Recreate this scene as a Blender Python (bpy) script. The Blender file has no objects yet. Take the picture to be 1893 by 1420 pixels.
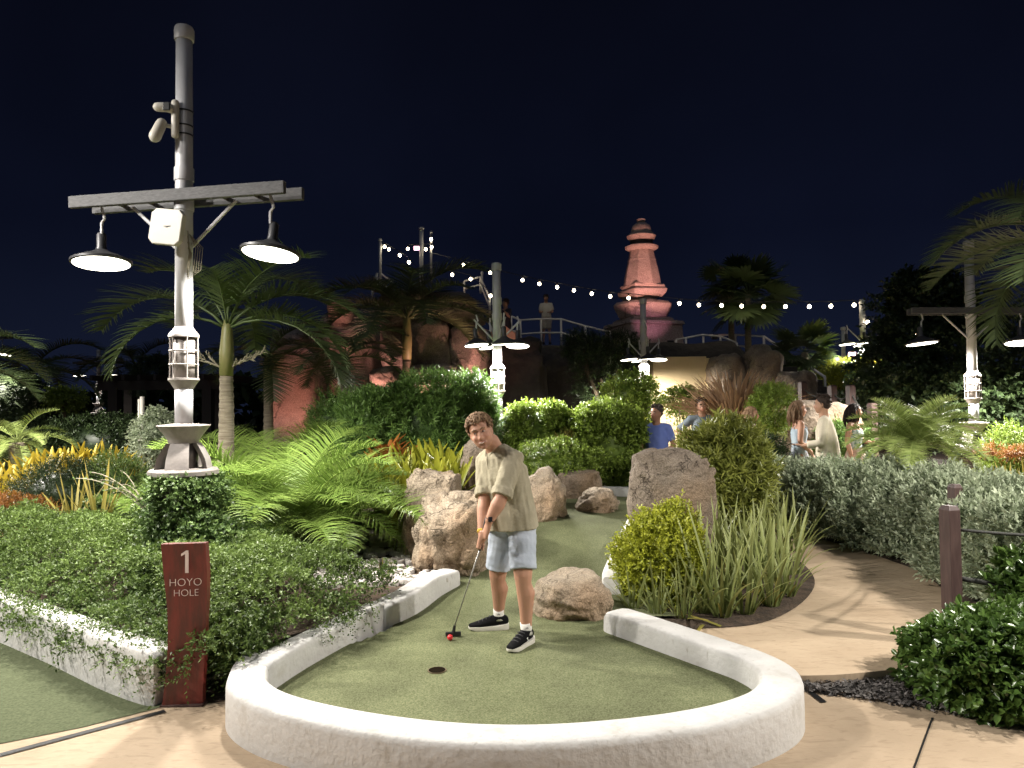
import bpy, bmesh, math, random
import numpy as np
from mathutils import Vector, Matrix, noise as mnoise
R = math.radians
random.seed(7); rng = np.random.default_rng(7)
scene = bpy.context.scene
COL = scene.collection

# ------------------------------------------------------------------ camera
CAMZ, PITCH, ROLL, FPX, W0, H0 = 1.8, R(1.70), 0.0125, 1340.0, 1893.0, 1420.0
_f = Vector((0, math.cos(PITCH), math.sin(PITCH))); _u0 = Vector((0, -math.sin(PITCH), math.cos(PITCH))); _r0 = Vector((1, 0, 0))
_r = _r0 * math.cos(ROLL) - _u0 * math.sin(ROLL); _u = _r0 * math.sin(ROLL) + _u0 * math.cos(ROLL)
cam = bpy.data.objects.new('camera', bpy.data.cameras.new('camera')); COL.objects.link(cam)
cam.matrix_world = Matrix(((_r.x, _u.x, -_f.x, 0), (_r.y, _u.y, -_f.y, 0), (_r.z, _u.z, -_f.z, CAMZ), (0, 0, 0, 1)))
cam.data.sensor_width = 36.0; cam.data.lens = FPX / W0 * 36.0; cam.data.clip_end = 600; cam.data.clip_start = 0.05
scene.camera = cam
def ray(px, py): return _f + _r * ((px - W0 / 2) / FPX) - _u * ((py - H0 / 2) / FPX)
def P(px, py, Y):                      # a photograph position at a forward distance -> place in the world
    d = ray(px, py); return Vector((0, 0, CAMZ)) + d * (Y / d.y)
def G(px, py, z=0.0):                  # a photograph position on level ground z -> place in the world
    d = ray(px, py); return Vector((0, 0, CAMZ)) + d * ((z - CAMZ) / d.z)

# ------------------------------------------------------------------ world (clear night sky, town glow low down)
world = bpy.data.worlds.new('World'); scene.world = world; world.use_nodes = True
nt = world.node_tree; nt.nodes.clear()
wo = nt.nodes.new('ShaderNodeOutputWorld'); bg = nt.nodes.new('ShaderNodeBackground'); tc = nt.nodes.new('ShaderNodeTexCoord')
sx = nt.nodes.new('ShaderNodeSeparateXYZ'); cr = nt.nodes.new('ShaderNodeValToRGB'); nz = nt.nodes.new('ShaderNodeTexNoise'); mx = nt.nodes.new('ShaderNodeMix'); mx.data_type = 'RGBA'; mx.blend_type = 'MULTIPLY'
nt.links.new(tc.outputs['Generated'], sx.inputs[0]); nt.links.new(sx.outputs['Z'], cr.inputs[0])
e = cr.color_ramp.elements; e[0].position = 0.0; e[0].color = (0.0075, 0.0108, 0.0260, 1); e[1].position = 0.62; e[1].color = (0.0019, 0.0022, 0.0052, 1)
m1 = e.new(0.22); m1.color = (0.0032, 0.0045, 0.0125, 1)
nz.inputs['Scale'].default_value = 2.2; nz.inputs['Detail'].default_value = 4
nt.links.new(tc.outputs['Generated'], nz.inputs['Vector'])
mr = nt.nodes.new('ShaderNodeMapRange'); mr.inputs[1].default_value = .3; mr.inputs[2].default_value = .7; mr.inputs[3].default_value = .75; mr.inputs[4].default_value = 1.25
nt.links.new(nz.outputs[0], mr.inputs[0]); mx.inputs[0].default_value = 1
nt.links.new(cr.outputs[0], mx.inputs[6]); nt.links.new(mr.outputs[0], mx.inputs[7]); nt.links.new(mx.outputs[2], bg.inputs[0]); nt.links.new(bg.outputs[0], wo.inputs[0])
bg.inputs[1].default_value = 1.0
fill_sun = bpy.data.objects.new('moonlight', bpy.data.lights.new('moonlight', 'SUN')); COL.objects.link(fill_sun)  # added soft fill sun to lift the dark areas, no moon is seen
fill_sun.data.energy = 0.19; fill_sun.data.angle = R(60); fill_sun.data.color = (.75, .85, 1.0); fill_sun.rotation_euler = (R(38), R(12), R(-20))

scene.view_settings.view_transform = 'Standard'; scene.view_settings.look = 'None'; scene.view_settings.exposure = 0.0; scene.view_settings.gamma = 1
scene.render.engine = 'CYCLES'; scene.cycles.use_denoising = True; scene.cycles.max_bounces = 6; scene.cycles.transparent_max_bounces = 6
scene.cycles.sample_clamp_indirect = 3.0; scene.cycles.use_light_tree = True; scene.cycles.caustics_reflective = False; scene.cycles.caustics_refractive = False

# ------------------------------------------------------------------ object helpers
ORG = {}
def org(o): return ORG.get(o.name, Vector((0, 0, 0))) if o else Vector((0, 0, 0))
def tag(o, label=None, cat=None, group=None, kind=None):
    if label: o['label'] = label
    if cat: o['category'] = cat
    if group: o['group'] = group
    if kind: o['kind'] = kind
    return o
def thing(name, label, cat, loc=(0, 0, 0), rz=0.0, group=None, world_parts=True):
    o = bpy.data.objects.new(name, None); COL.objects.link(o); o.location = loc; o.rotation_euler = (0, 0, rz); o.empty_display_size = .1
    if world_parts: ORG[o.name] = Vector(loc)
    return tag(o, label, cat, group)
def link(name, me, parent=None, loc=None, rot=None, sc=None):
    o = bpy.data.objects.new(name, me); COL.objects.link(o)
    if parent: o.parent = parent; ORG[o.name] = org(parent)
    if loc is not None: o.location = loc
    if rot is not None: o.rotation_euler = rot
    if sc is not None: o.scale = (sc, sc, sc) if isinstance(sc, (int, float)) else sc
    return o
def finish(me, mat, smooth):
    if mat is not None: me.materials.append(mat)
    if smooth: me.polygons.foreach_set('use_smooth', np.ones(len(me.polygons), dtype=bool))
    me.update(); return me
def np_mesh(name, V, F, mat, col=None, smooth=False):        # F: (n,k) integer array
    V = np.asarray(V, dtype=np.float32); F = np.asarray(F, dtype=np.int32); n, k = F.shape
    me = bpy.data.meshes.new(name); me.vertices.add(len(V)); me.vertices.foreach_set('co', V.ravel())
    me.loops.add(n * k); me.loops.foreach_set('vertex_index', F.ravel()); me.polygons.add(n)
    me.polygons.foreach_set('loop_start', np.arange(0, n * k, k, dtype=np.int32)); me.polygons.foreach_set('loop_total', np.full(n, k, dtype=np.int32))
    me.update(calc_edges=True)
    if col is not None:
        a = me.color_attributes.new('Col', 'FLOAT_COLOR', 'POINT'); c = np.ones((len(V), 4), dtype=np.float32)
        col = np.asarray(col, dtype=np.float32)
        c[:, :3] = col[:, None] if col.ndim == 1 else col[:, :3]
        a.data.foreach_set('color', c.ravel())
    return finish(me, mat, smooth)
def unit(a): return a / np.maximum(np.linalg.norm(a, axis=-1, keepdims=True), 1e-9)

class MB:                                                     # collects shapes into one mesh
    def __init__(s): s.v = []; s.f = []
    def add(s, V, F):
        b = len(s.v); s.v += [tuple(p) for p in V]; s.f += [tuple(i + b for i in q) for q in F]; return s
    def box(s, c, size, m=None, bev=0.0):
        x, y, z = [k / 2 for k in size]; c = Vector(c)
        V = [Vector(p) for p in ((-x, -y, -z), (x, -y, -z), (x, y, -z), (-x, y, -z), (-x, -y, z), (x, -y, z), (x, y, z), (-x, y, z))]
        if m is not None: V = [m @ p for p in V]
        return s.add([p + c for p in V], [(0, 3, 2, 1), (4, 5, 6, 7), (0, 1, 5, 4), (1, 2, 6, 5), (2, 3, 7, 6), (3, 0, 4, 7)])
    def tube(s, pts, r, n=8, axis=None, cap=True, rnd=0):
        pts = [Vector(p) for p in pts]; m = len(pts)
        rr = [r] * m if isinstance(r, (int, float)) else list(r)
        rr = [(a, a) if isinstance(a, (int, float)) else a for a in rr]
        if rnd:                                               # rounded ends
            for end in (0, 1):
                a, b = (pts[0], pts[1]) if end == 0 else (pts[-1], pts[-2]); t = (a - b).normalized(); q = rr[0] if end == 0 else rr[-1]; h = min(q)
                ex = [(a + t * h * k, (q[0] * w, q[1] * w)) for k, w in ((.45, .88), (.8, .6), (1.0, .18))]
                if end == 0: pts = [p for p, _ in ex[::-1]] + pts; rr = [w for _, w in ex[::-1]] + rr
                else: pts = pts + [p for p, _ in ex]; rr = rr + [w for _, w in ex]
            m = len(pts)
        V = []; prev = None
        for i in range(m):
            t = (pts[min(i + 1, m - 1)] - pts[max(i - 1, 0)])
            t = t.normalized() if t.length > 1e-9 else Vector((0, 0, 1))
            a = Vector(axis) if axis is not None else (prev if prev is not None else (Vector((1, 0, 0)) if abs(t.x) < .8 else Vector((0, 1, 0))))
            sd = a - t * a.dot(t)
            if sd.length < 1e-6: sd = t.orthogonal()
            sd.normalize(); ot = t.cross(sd); prev = sd
            for k in range(n):
                an = 2 * math.pi * k / n; V.append(pts[i] + sd * (rr[i][0] * math.cos(an)) + ot * (rr[i][1] * math.sin(an)))
        F = [(i * n + k, i * n + (k + 1) % n, (i + 1) * n + (k + 1) % n, (i + 1) * n + k) for i in range(m - 1) for k in range(n)]
        if cap: F += [tuple(range(n))[::-1], tuple((m - 1) * n + k for k in range(n))]
        return s.add(V, F)
    def lathe(s, prof, n=24, c=(0, 0, 0), a0=0.0, m=None):
        V = []; F = []; c = Vector(c)
        for r, z in prof:
            for k in range(n):
                an = a0 + 2 * math.pi * k / n; p = Vector((r * math.cos(an), r * math.sin(an), z)); V.append((m @ p if m is not None else p) + c)
        q = len(prof)
        F = [(i * n + k, i * n + (k + 1) % n, (i + 1) * n + (k + 1) % n, (i + 1) * n + k) for i in range(q - 1) for k in range(n)]
        F += [tuple(range(n))[::-1], tuple((q - 1) * n + k for k in range(n))]
        return s.add(V, F)
    def ell(s, c, rad, m=None, n=14, k=9):
        V = []; F = []; c = Vector(c)
        for i in range(k + 1):
            ph = math.pi * i / k
            for j in range(n):
                th = 2 * math.pi * j / n; w = max(math.sin(ph), .02)
                p = Vector((rad[0] * w * math.cos(th), rad[1] * w * math.sin(th), -rad[2] * math.cos(ph))); V.append((m @ p if m is not None else p) + c)
        F = [(i * n + j, i * n + (j + 1) % n, (i + 1) * n + (j + 1) % n, (i + 1) * n + j) for i in range(k) for j in range(n)]
        F += [tuple(range(n))[::-1], tuple(k * n + j for j in range(n))]
        return s.add(V, F)
    def mesh(s, name, mat=None, smooth=False, o=None):
        me = bpy.data.meshes.new(name); ov = o or Vector((0, 0, 0))
        me.from_pydata([(p[0] - ov[0], p[1] - ov[1], p[2] - ov[2]) for p in s.v], [], s.f)
        return finish(me, mat, smooth)
    def build(s, name, mat, parent=None, smooth=False, bevel=0.0, auto=None):
        me = s.mesh(name, mat, smooth, org(parent)); o = link(name, me, parent)
        if bevel:
            bm = bmesh.new(); bm.from_mesh(me); bmesh.ops.remove_doubles(bm, verts=bm.verts, dist=1e-5)
            bmesh.ops.bevel(bm, geom=[e for e in bm.edges if e.is_manifold and e.calc_face_angle(0) > .5], offset=bevel, segments=2, affect='EDGES', profile=.6); bm.to_mesh(me); bm.free()
        if auto is not None: me.set_sharp_from_angle(angle=R(auto))
        return o
def remesh(mb, voxel, smooth_it=6, fac=.5):                   # many closed shapes -> one continuous skin
    me = mb.mesh('tmp'); o = bpy.data.objects.new('tmp', me); COL.objects.link(o)
    m = o.modifiers.new('r', 'REMESH'); m.mode = 'VOXEL'; m.voxel_size = voxel
    if smooth_it: q = o.modifiers.new('s', 'SMOOTH'); q.factor = fac; q.iterations = smooth_it
    dg = bpy.context.evaluated_depsgraph_get(); out = bpy.data.meshes.new_from_object(o.evaluated_get(dg))
    bpy.data.objects.remove(o); bpy.data.meshes.remove(me); return out

# ------------------------------------------------------------------ materials
def mat(name, base=(.5, .5, .5), rough=.6, metal=0.0, spec=.5, base2=None, scale=5.0, detail=5, bump=0.0, bscale=30.0, emit=None, estr=0, ramp=(.35, .65), stretch=None, bdist=.02, coord='Object'):
    m = bpy.data.materials.new(name); m.use_nodes = True; t = m.node_tree; b = t.nodes['Principled BSDF']
    b.inputs['Base Color'].default_value = (*base, 1); b.inputs['Roughness'].default_value = rough; b.inputs['Metallic'].default_value = metal
    b.inputs['Specular IOR Level'].default_value = spec
    tcn = t.nodes.new('ShaderNodeTexCoord'); src = tcn.outputs[coord]
    if stretch:
        mp = t.nodes.new('ShaderNodeMapping'); mp.inputs['Scale'].default_value = stretch; t.links.new(src, mp.inputs[0]); src = mp.outputs[0]
    if base2:
        n = t.nodes.new('ShaderNodeTexNoise'); n.inputs['Scale'].default_value = scale; n.inputs['Detail'].default_value = detail; n.inputs['Roughness'].default_value = .6; t.links.new(src, n.inputs['Vector'])
        r = t.nodes.new('ShaderNodeValToRGB'); r.color_ramp.elements[0].position = ramp[0]; r.color_ramp.elements[1].position = ramp[1]
        r.color_ramp.elements[0].color = (*base, 1); r.color_ramp.elements[1].color = (*base2, 1)
        t.links.new(n.outputs[0], r.inputs[0]); t.links.new(r.outputs[0], b.inputs['Base Color'])
    if bump:
        n2 = t.nodes.new('ShaderNodeTexNoise'); n2.inputs['Scale'].default_value = bscale; n2.inputs['Detail'].default_value = 6; t.links.new(src, n2.inputs['Vector'])
        bp = t.nodes.new('ShaderNodeBump'); bp.inputs['Strength'].default_value = bump; bp.inputs['Distance'].default_value = bdist; t.links.new(n2.outputs[0], bp.inputs['Height']); t.links.new(bp.outputs[0], b.inputs['Normal'])
    if emit: b.inputs['Emission Color'].default_value = (*emit, 1); b.inputs['Emission Strength'].default_value = estr
    return m
def leafmat(name, a, b, rough=.45, trans=.25, spec=.4):       # leaf colour runs from a to b leaf by leaf (attribute Col)
    m = bpy.data.materials.new(name); m.use_nodes = True; t = m.node_tree; p = t.nodes['Principled BSDF']; out = t.nodes['Material Output']
    at = t.nodes.new('ShaderNodeAttribute'); at.attribute_name = 'Col'; r = t.nodes.new('ShaderNodeValToRGB')
    r.color_ramp.elements[0].color = (*a, 1); r.color_ramp.elements[1].color = (*b, 1); t.links.new(at.outputs['Fac'], r.inputs[0])
    t.links.new(r.outputs[0], p.inputs['Base Color']); p.inputs['Roughness'].default_value = rough; p.inputs['Specular IOR Level'].default_value = spec
    tr = t.nodes.new('ShaderNodeBsdfTranslucent'); t.links.new(r.outputs[0], tr.inputs[0]); ms = t.nodes.new('ShaderNodeMixShader'); ms.inputs[0].default_value = trans
    t.links.new(p.outputs[0], ms.inputs[1]); t.links.new(tr.outputs[0], ms.inputs[2]); t.links.new(ms.outputs[0], out.inputs[0])
    return m
def vcmat(name, rough=.6, spec=.3, sss=0.0):                  # colour straight from the attribute (skin, patterned cloth)
    m = bpy.data.materials.new(name); m.use_nodes = True; t = m.node_tree; p = t.nodes['Principled BSDF']
    at = t.nodes.new('ShaderNodeAttribute'); at.attribute_name = 'Col'; t.links.new(at.outputs['Color'], p.inputs['Base Color']); p.inputs['Roughness'].default_value = rough; p.inputs['Specular IOR Level'].default_value = spec
    if sss: p.inputs['Subsurface Weight'].default_value = sss; p.inputs['Subsurface Radius'].default_value = (.01, .004, .002); p.inputs['Subsurface Scale'].default_value = 1.0
    return m

M = {}
M['soil'] = mat('soil', (.035, .024, .016), .95, base2=(.09, .06, .04), scale=9, bump=.8, bscale=40)
M['stucco'] = mat('white_stucco', (.60, .59, .575), .75, base2=(.48, .465, .445), scale=2.6, detail=8, ramp=(.42, .8), bump=.5, bscale=26, bdist=.014)
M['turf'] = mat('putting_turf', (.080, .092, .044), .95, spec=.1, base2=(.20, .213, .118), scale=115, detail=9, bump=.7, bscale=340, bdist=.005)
M['turf2'] = mat('putting_turf_shaded', (.070, .084, .046), .95, spec=.1, base2=(.12, .135, .078), scale=60, detail=6, bump=.7, bscale=300, bdist=.006)  # left green's turf, its shade put into a darker base colour
M['steel'] = mat('grey_painted_steel', (.52, .52, .54), .45, metal=.1, base2=(.44, .44, .46), scale=6, bump=.08, bscale=90, bdist=.003)
M['castiron'] = mat('cast_stone_grey', (.30, .27, .25), .6, base2=(.20, .18, .17), scale=7, bump=.35, bscale=30, bdist=.008)
M['bronze'] = mat('dark_bronze', (.055, .045, .04), .5, metal=.4, base2=(.10, .085, .075), scale=8, bump=.3, bscale=30, bdist=.006)
M['beam'] = mat('weathered_beam', (.05, .05, .053), .7, base2=(.09, .09, .094), scale=14, stretch=(1, 6, 6), bump=.3, bscale=30, bdist=.006)
M['hood'] = mat('lamp_hood', (.06, .06, .065), .45, metal=.3)
M['lens'] = mat('lamp_lens', (.9, .9, .85), .4, emit=(1, .93, .78), estr=9)
M['bulb'] = mat('bulb_glass', (.9, .9, .8), .4, emit=(1, .85, .58), estr=22)
M['black'] = mat('black_plastic', (.012, .012, .013), .45)
M['cable'] = mat('black_cable', (.02, .02, .02), .6)
M['offwhite'] = mat('off_white_plastic', (.50, .48, .43), .5, base2=(.44, .42, .37), scale=3)
M['wood_red'] = mat('mahogany_sign', (.075, .022, .016), .42, base2=(.19, .03, .024), scale=2.6, stretch=(6, 6, 1.2), detail=9, bump=.16, bscale=22, bdist=.006)
M['letters'] = mat('sign_lettering', (.78, .66, .62), .5)
M['post'] = mat('brown_fence_post', (.055, .03, .028), .5, base2=(.085, .05, .045), scale=6, stretch=(8, 8, 1), bump=.15, bscale=30, bdist=.004)
M['rope'] = mat('dark_rope', (.05, .05, .045), .8, bump=.6, bscale=70, bdist=.01)
M['rail'] = mat('grey_handrail', (.60, .58, .57), .5)
M['mulch'] = mat('slate_chip', (.05, .045, .042), .7, base2=(.2, .18, .17), scale=5)
M['whitestone'] = mat('white_stone', (.62, .58, .55), .75, base2=(.48, .44, .41), scale=8, bump=.3, bscale=40, bdist=.006)
M['bark'] = mat('palm_bark', (.16, .13, .09), .85, base2=(.30, .26, .19), scale=5, stretch=(1, 1, 14), bump=.8, bscale=9, bdist=.03)
M['shaft'] = mat('palm_crownshaft', (.16, .17, .055), .5, base2=(.24, .21, .09), scale=4, stretch=(3, 3, 1))
M['twig'] = mat('twig', (.10, .075, .045), .85, base2=(.16, .12, .075), scale=20)
M['palestem'] = mat('pale_stem', (.30, .27, .19), .7)
M['beigewall'] = mat('beige_render', (.60, .47, .27), .8, base2=(.53, .41, .23), scale=1.3, bump=.2, bscale=30)
M['hill'] = mat('dark_hill_rock', (.03, .026, .023), .9, base2=(.055, .046, .04), scale=1.6, bump=.8, bscale=5, bdist=.1)
M['darkwood'] = mat('dark_pergola_wood', (.045, .035, .03), .8)

def rockmat(name, a, b, c, sc=1.0):
    m = mat(name, a, .9, spec=.2, base2=b, scale=4.5 * sc, detail=9, ramp=(.32, .68), bump=.9, bscale=24 * sc, bdist=.035)
    t = m.node_tree; p = t.nodes['Principled BSDF']; src = p.inputs['Base Color'].links[0].from_socket
    v = t.nodes.new('ShaderNodeTexNoise'); v.inputs['Scale'].default_value = 1.3 * sc; v.inputs['Detail'].default_value = 3
    tcn = t.nodes.new('ShaderNodeTexCoord'); t.links.new(tcn.outputs['Object'], v.inputs['Vector'])
    rr = t.nodes.new('ShaderNodeValToRGB'); rr.color_ramp.elements[0].position = .48; rr.color_ramp.elements[1].position = .68
    mxx = t.nodes.new('ShaderNodeMix'); mxx.data_type = 'RGBA'; t.links.new(v.outputs[0], rr.inputs[0]); t.links.new(rr.outputs[0], mxx.inputs[0]); t.links.new(src, mxx.inputs[6]); mxx.inputs[7].default_value = (*c, 1)
    sp = t.nodes.new('ShaderNodeTexNoise'); sp.inputs['Scale'].default_value = 95 * sc; sp.inputs['Detail'].default_value = 2; t.links.new(tcn.outputs['Object'], sp.inputs['Vector'])
    sr = t.nodes.new('ShaderNodeMapRange'); sr.inputs[1].default_value = .3; sr.inputs[2].default_value = .7; sr.inputs[3].default_value = .62; sr.inputs[4].default_value = 1.3; t.links.new(sp.outputs[0], sr.inputs[0])
    m2 = t.nodes.new('ShaderNodeMix'); m2.data_type = 'RGBA'; m2.blend_type = 'MULTIPLY'; m2.inputs[0].default_value = 1
    t.links.new(mxx.outputs[2], m2.inputs[6]); t.links.new(sr.outputs[0], m2.inputs[7]); t.links.new(m2.outputs[2], p.inputs['Base Color'])
    return m
_rm = rockmat
def rockmat(name, a, b, c, sc=1.0):
    m = _rm(name, a, b, c, sc); t = m.node_tree; p = t.nodes['Principled BSDF']; src = p.inputs['Base Color'].links[0].from_socket; bp = [n for n in t.nodes if n.type == 'BUMP'][0]
    tcn = t.nodes.new('ShaderNodeTexCoord'); nn = t.nodes.new('ShaderNodeTexNoise'); nn.inputs['Scale'].default_value = 2.5 * sc; nn.inputs['Detail'].default_value = 5; t.links.new(tcn.outputs['Object'], nn.inputs['Vector'])
    ad = t.nodes.new('ShaderNodeVectorMath'); ad.operation = 'MULTIPLY_ADD'; ad.inputs[1].default_value = (1.1, 1.1, 1.1); t.links.new(nn.outputs['Color'], ad.inputs[0]); t.links.new(tcn.outputs['Object'], ad.inputs[2])
    vo = t.nodes.new('ShaderNodeTexVoronoi'); vo.feature = 'DISTANCE_TO_EDGE'; vo.inputs['Scale'].default_value = 1.7 * sc; mp2 = t.nodes.new('ShaderNodeMapping'); mp2.inputs['Scale'].default_value = (1, 1, 1.9); t.links.new(ad.outputs[0], mp2.inputs[0]); t.links.new(mp2.outputs[0], vo.inputs['Vector'])
    mr_ = t.nodes.new('ShaderNodeMapRange'); mr_.inputs[1].default_value = 0; mr_.inputs[2].default_value = .022
    mk = t.nodes.new('ShaderNodeTexNoise'); mk.inputs['Scale'].default_value = 1.7 * sc; t.links.new(tcn.outputs['Object'], mk.inputs['Vector']); mk2 = t.nodes.new('ShaderNodeMapRange'); mk2.inputs[1].default_value = .46; mk2.inputs[2].default_value = .62; mk2.inputs[3].default_value = 0; mk2.inputs[4].default_value = .06; t.links.new(mk.outputs[0], mk2.inputs[0])
    ads = t.nodes.new('ShaderNodeMath'); t.links.new(vo.outputs['Distance'], ads.inputs[0]); t.links.new(mk2.outputs[0], ads.inputs[1]); t.links.new(ads.outputs[0], mr_.inputs[0])
    mx_ = t.nodes.new('ShaderNodeMix'); mx_.data_type = 'RGBA'; t.links.new(mr_.outputs[0], mx_.inputs[0]); mx_.inputs[6].default_value = (a[0] * .5, a[1] * .5, a[2] * .5, 1); t.links.new(src, mx_.inputs[7]); t.links.new(mx_.outputs[2], p.inputs['Base Color'])
    b2 = t.nodes.new('ShaderNodeBump'); b2.inputs['Strength'].default_value = .6; b2.inputs['Distance'].default_value = .02; t.links.new(mr_.outputs[0], b2.inputs['Height']); t.links.new(b2.outputs[0], bp.inputs['Normal']); return m
M['granite'] = rockmat('tan_granite', (.225, .18, .13), (.38, .315, .24), (.30, .21, .135))
M['greyrock'] = rockmat('grey_brown_rock', (.17, .135, .105), (.26, .215, .17), (.20, .14, .09))
M['redrock'] = rockmat('reddish_rock', (.19, .16, .14), (.33, .28, .25), (.23, .18, .15), .6)
M['towerstone'] = rockmat('tower_stone', (.36, .29, .26), (.46, .38, .34), (.40, .32, .28), .4)

def concrete(name, a, b, c):                                  # stamped, stained concrete with slate texture and darker streaks
    m = mat(name, a, .75, spec=.3, base2=b, scale=1.4, detail=9, ramp=(.3, .7), bump=.55, bscale=7, bdist=.02)
    t = m.node_tree; p = t.nodes['Principled BSDF']; src = p.inputs['Base Color'].links[0].from_socket
    tcn = t.nodes.new('ShaderNodeTexCoord'); mp = t.nodes.new('ShaderNodeMapping'); mp.inputs['Scale'].default_value = (2.6, 9.5, 1); mp.inputs['Rotation'].default_value = (0, 0, R(12)); t.links.new(tcn.outputs['Object'], mp.inputs[0])
    v = t.nodes.new('ShaderNodeTexNoise'); v.inputs['Scale'].default_value = 3.0; v.inputs['Detail'].default_value = 8; v.inputs['Distortion'].default_value = 1.2; t.links.new(mp.outputs[0], v.inputs['Vector'])
    rr = t.nodes.new('ShaderNodeValToRGB'); rr.color_ramp.elements[0].position = .55; rr.color_ramp.elements[1].position = .66
    mm = t.nodes.new('ShaderNodeMath'); mm.operation = 'MULTIPLY'; mm.inputs[1].default_value = .4
    mxx = t.nodes.new('ShaderNodeMix'); mxx.data_type = 'RGBA'; t.links.new(v.outputs[0], rr.inputs[0]); t.links.new(rr.outputs[0], mm.inputs[0]); t.links.new(mm.outputs[0], mxx.inputs[0]); t.links.new(src, mxx.inputs[6]); mxx.inputs[7].default_value = (*c, 1)
    t.links.new(mxx.outputs[2], p.inputs['Base Color'])
    bp = [n for n in t.nodes if n.type == 'BUMP'][0]; b2 = t.nodes.new('ShaderNodeBump'); b2.inputs['Strength'].default_value = .5; b2.inputs['Distance'].default_value = .012
    t.links.new(v.outputs[0], b2.inputs['Height']); t.links.new(b2.outputs[0], bp.inputs['Normal'])
    return m
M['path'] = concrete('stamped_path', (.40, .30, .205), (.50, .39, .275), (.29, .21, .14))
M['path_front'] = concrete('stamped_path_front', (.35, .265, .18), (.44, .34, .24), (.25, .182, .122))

t_ = M['turf'].node_tree; p_ = t_.nodes['Principled BSDF']; src_ = p_.inputs['Base Color'].links[0].from_socket; tc_ = t_.nodes.new('ShaderNodeTexCoord'); n_ = t_.nodes.new('ShaderNodeTexNoise'); n_.inputs['Scale'].default_value = 2.4; n_.inputs['Detail'].default_value = 7; t_.links.new(tc_.outputs['Object'], n_.inputs['Vector'])
m_ = t_.nodes.new('ShaderNodeMapRange'); m_.inputs[1].default_value = .3; m_.inputs[2].default_value = .7; m_.inputs[3].default_value = .78; m_.inputs[4].default_value = 1.22; t_.links.new(n_.outputs[0], m_.inputs[0]); x_ = t_.nodes.new('ShaderNodeMix'); x_.data_type = 'RGBA'; x_.blend_type = 'MULTIPLY'; x_.inputs[0].default_value = 1; t_.links.new(src_, x_.inputs[6]); t_.links.new(m_.outputs[0], x_.inputs[7]); t_.links.new(x_.outputs[2], p_.inputs['Base Color'])
t_ = M['stucco'].node_tree; p_ = t_.nodes['Principled BSDF']; src_ = p_.inputs['Base Color'].links[0].from_socket; tc_ = t_.nodes.new('ShaderNodeTexCoord')
for sc_, st_, lo_c, hi_c, fc_, cc_ in ((5.0, (1, 1, 1), .56, .74, .55, (.33, .29, .23)), (26.0, (1, 1, .35), .60, .70, .5, (.28, .25, .21)), (9.0, (1, 1, .12), .58, .8, .4, (.36, .34, .30))):   # scuffs, specks and drip stains
    mp_ = t_.nodes.new('ShaderNodeMapping'); mp_.inputs['Scale'].default_value = st_; t_.links.new(tc_.outputs['Object'], mp_.inputs[0]); n_ = t_.nodes.new('ShaderNodeTexNoise'); n_.inputs['Scale'].default_value = sc_; n_.inputs['Detail'].default_value = 10; n_.inputs['Roughness'].default_value = .65; t_.links.new(mp_.outputs[0], n_.inputs['Vector'])
    m_ = t_.nodes.new('ShaderNodeMapRange'); m_.inputs[1].default_value = lo_c; m_.inputs[2].default_value = hi_c; m_.inputs[3].default_value = 0; m_.inputs[4].default_value = fc_; t_.links.new(n_.outputs[0], m_.inputs[0]); x_ = t_.nodes.new('ShaderNodeMix'); x_.data_type = 'RGBA'; t_.links.new(m_.outputs[0], x_.inputs[0]); t_.links.new(src_, x_.inputs[6]); x_.inputs[7].default_value = (*cc_, 1); src_ = x_.outputs[2]
t_.links.new(src_, p_.inputs['Base Color'])
L = {}
L['cover'] = leafmat('ground_cover_leaf', (.032, .066, .014), (.21, .30, .075))
L['ivy'] = leafmat('ivy_leaf', (.03, .066, .02), (.17, .26, .075))
L['lime'] = leafmat('lime_leaf', (.20, .24, .02), (.50, .52, .06))
L['silver'] = leafmat('silver_leaf', (.17, .22, .13), (.54, .60, .42), rough=.55)
L['glossy'] = leafmat('glossy_leaf', (.035, .08, .016), (.12, .20, .045), rough=.28, spec=.6)
L['hedge'] = leafmat('hedge_leaf', (.11, .17, .025), (.28, .38, .065))
L['dark'] = leafmat('dark_leaf', (.018, .032, .012), (.055, .085, .03))
L['podo'] = leafmat('podocarpus_leaf', (.06, .12, .028), (.18, .30, .07))
L['pleo'] = leafmat('narrow_yellow_green_leaf', (.12, .15, .025), (.34, .36, .08))
L['areca'] = leafmat('areca_leaf', (.10, .19, .03), (.26, .36, .08))
L['palm'] = leafmat('palm_leaf', (.055, .085, .035), (.12, .165, .065))
L['palmdark'] = leafmat('palm_leaf_dark', (.035, .055, .025), (.085, .115, .045))
L['pygmy'] = leafmat('pygmy_palm_leaf', (.17, .24, .055), (.40, .48, .16))
L['yellow'] = leafmat('yellow_leaf', (.26, .21, .02), (.55, .42, .05))
L['brom'] = leafmat('bromeliad_leaf', (.15, .18, .015), (.36, .36, .04), rough=.4)
L['croton'] = leafmat('croton_leaf', (.20, .045, .012), (.42, .17, .035))
L['aloe'] = leafmat('long_blade', (.13, .17, .05), (.38, .41, .15), rough=.5)
L['grassb'] = leafmat('brown_grass', (.22, .13, .07), (.45, .30, .19), rough=.8)
L['agave'] = leafmat('striped_blade', (.12, .14, .03), (.48, .38, .10))
L['orange'] = leafmat('orange_flower', (.20, .07, .015), (.42, .20, .05))

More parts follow.
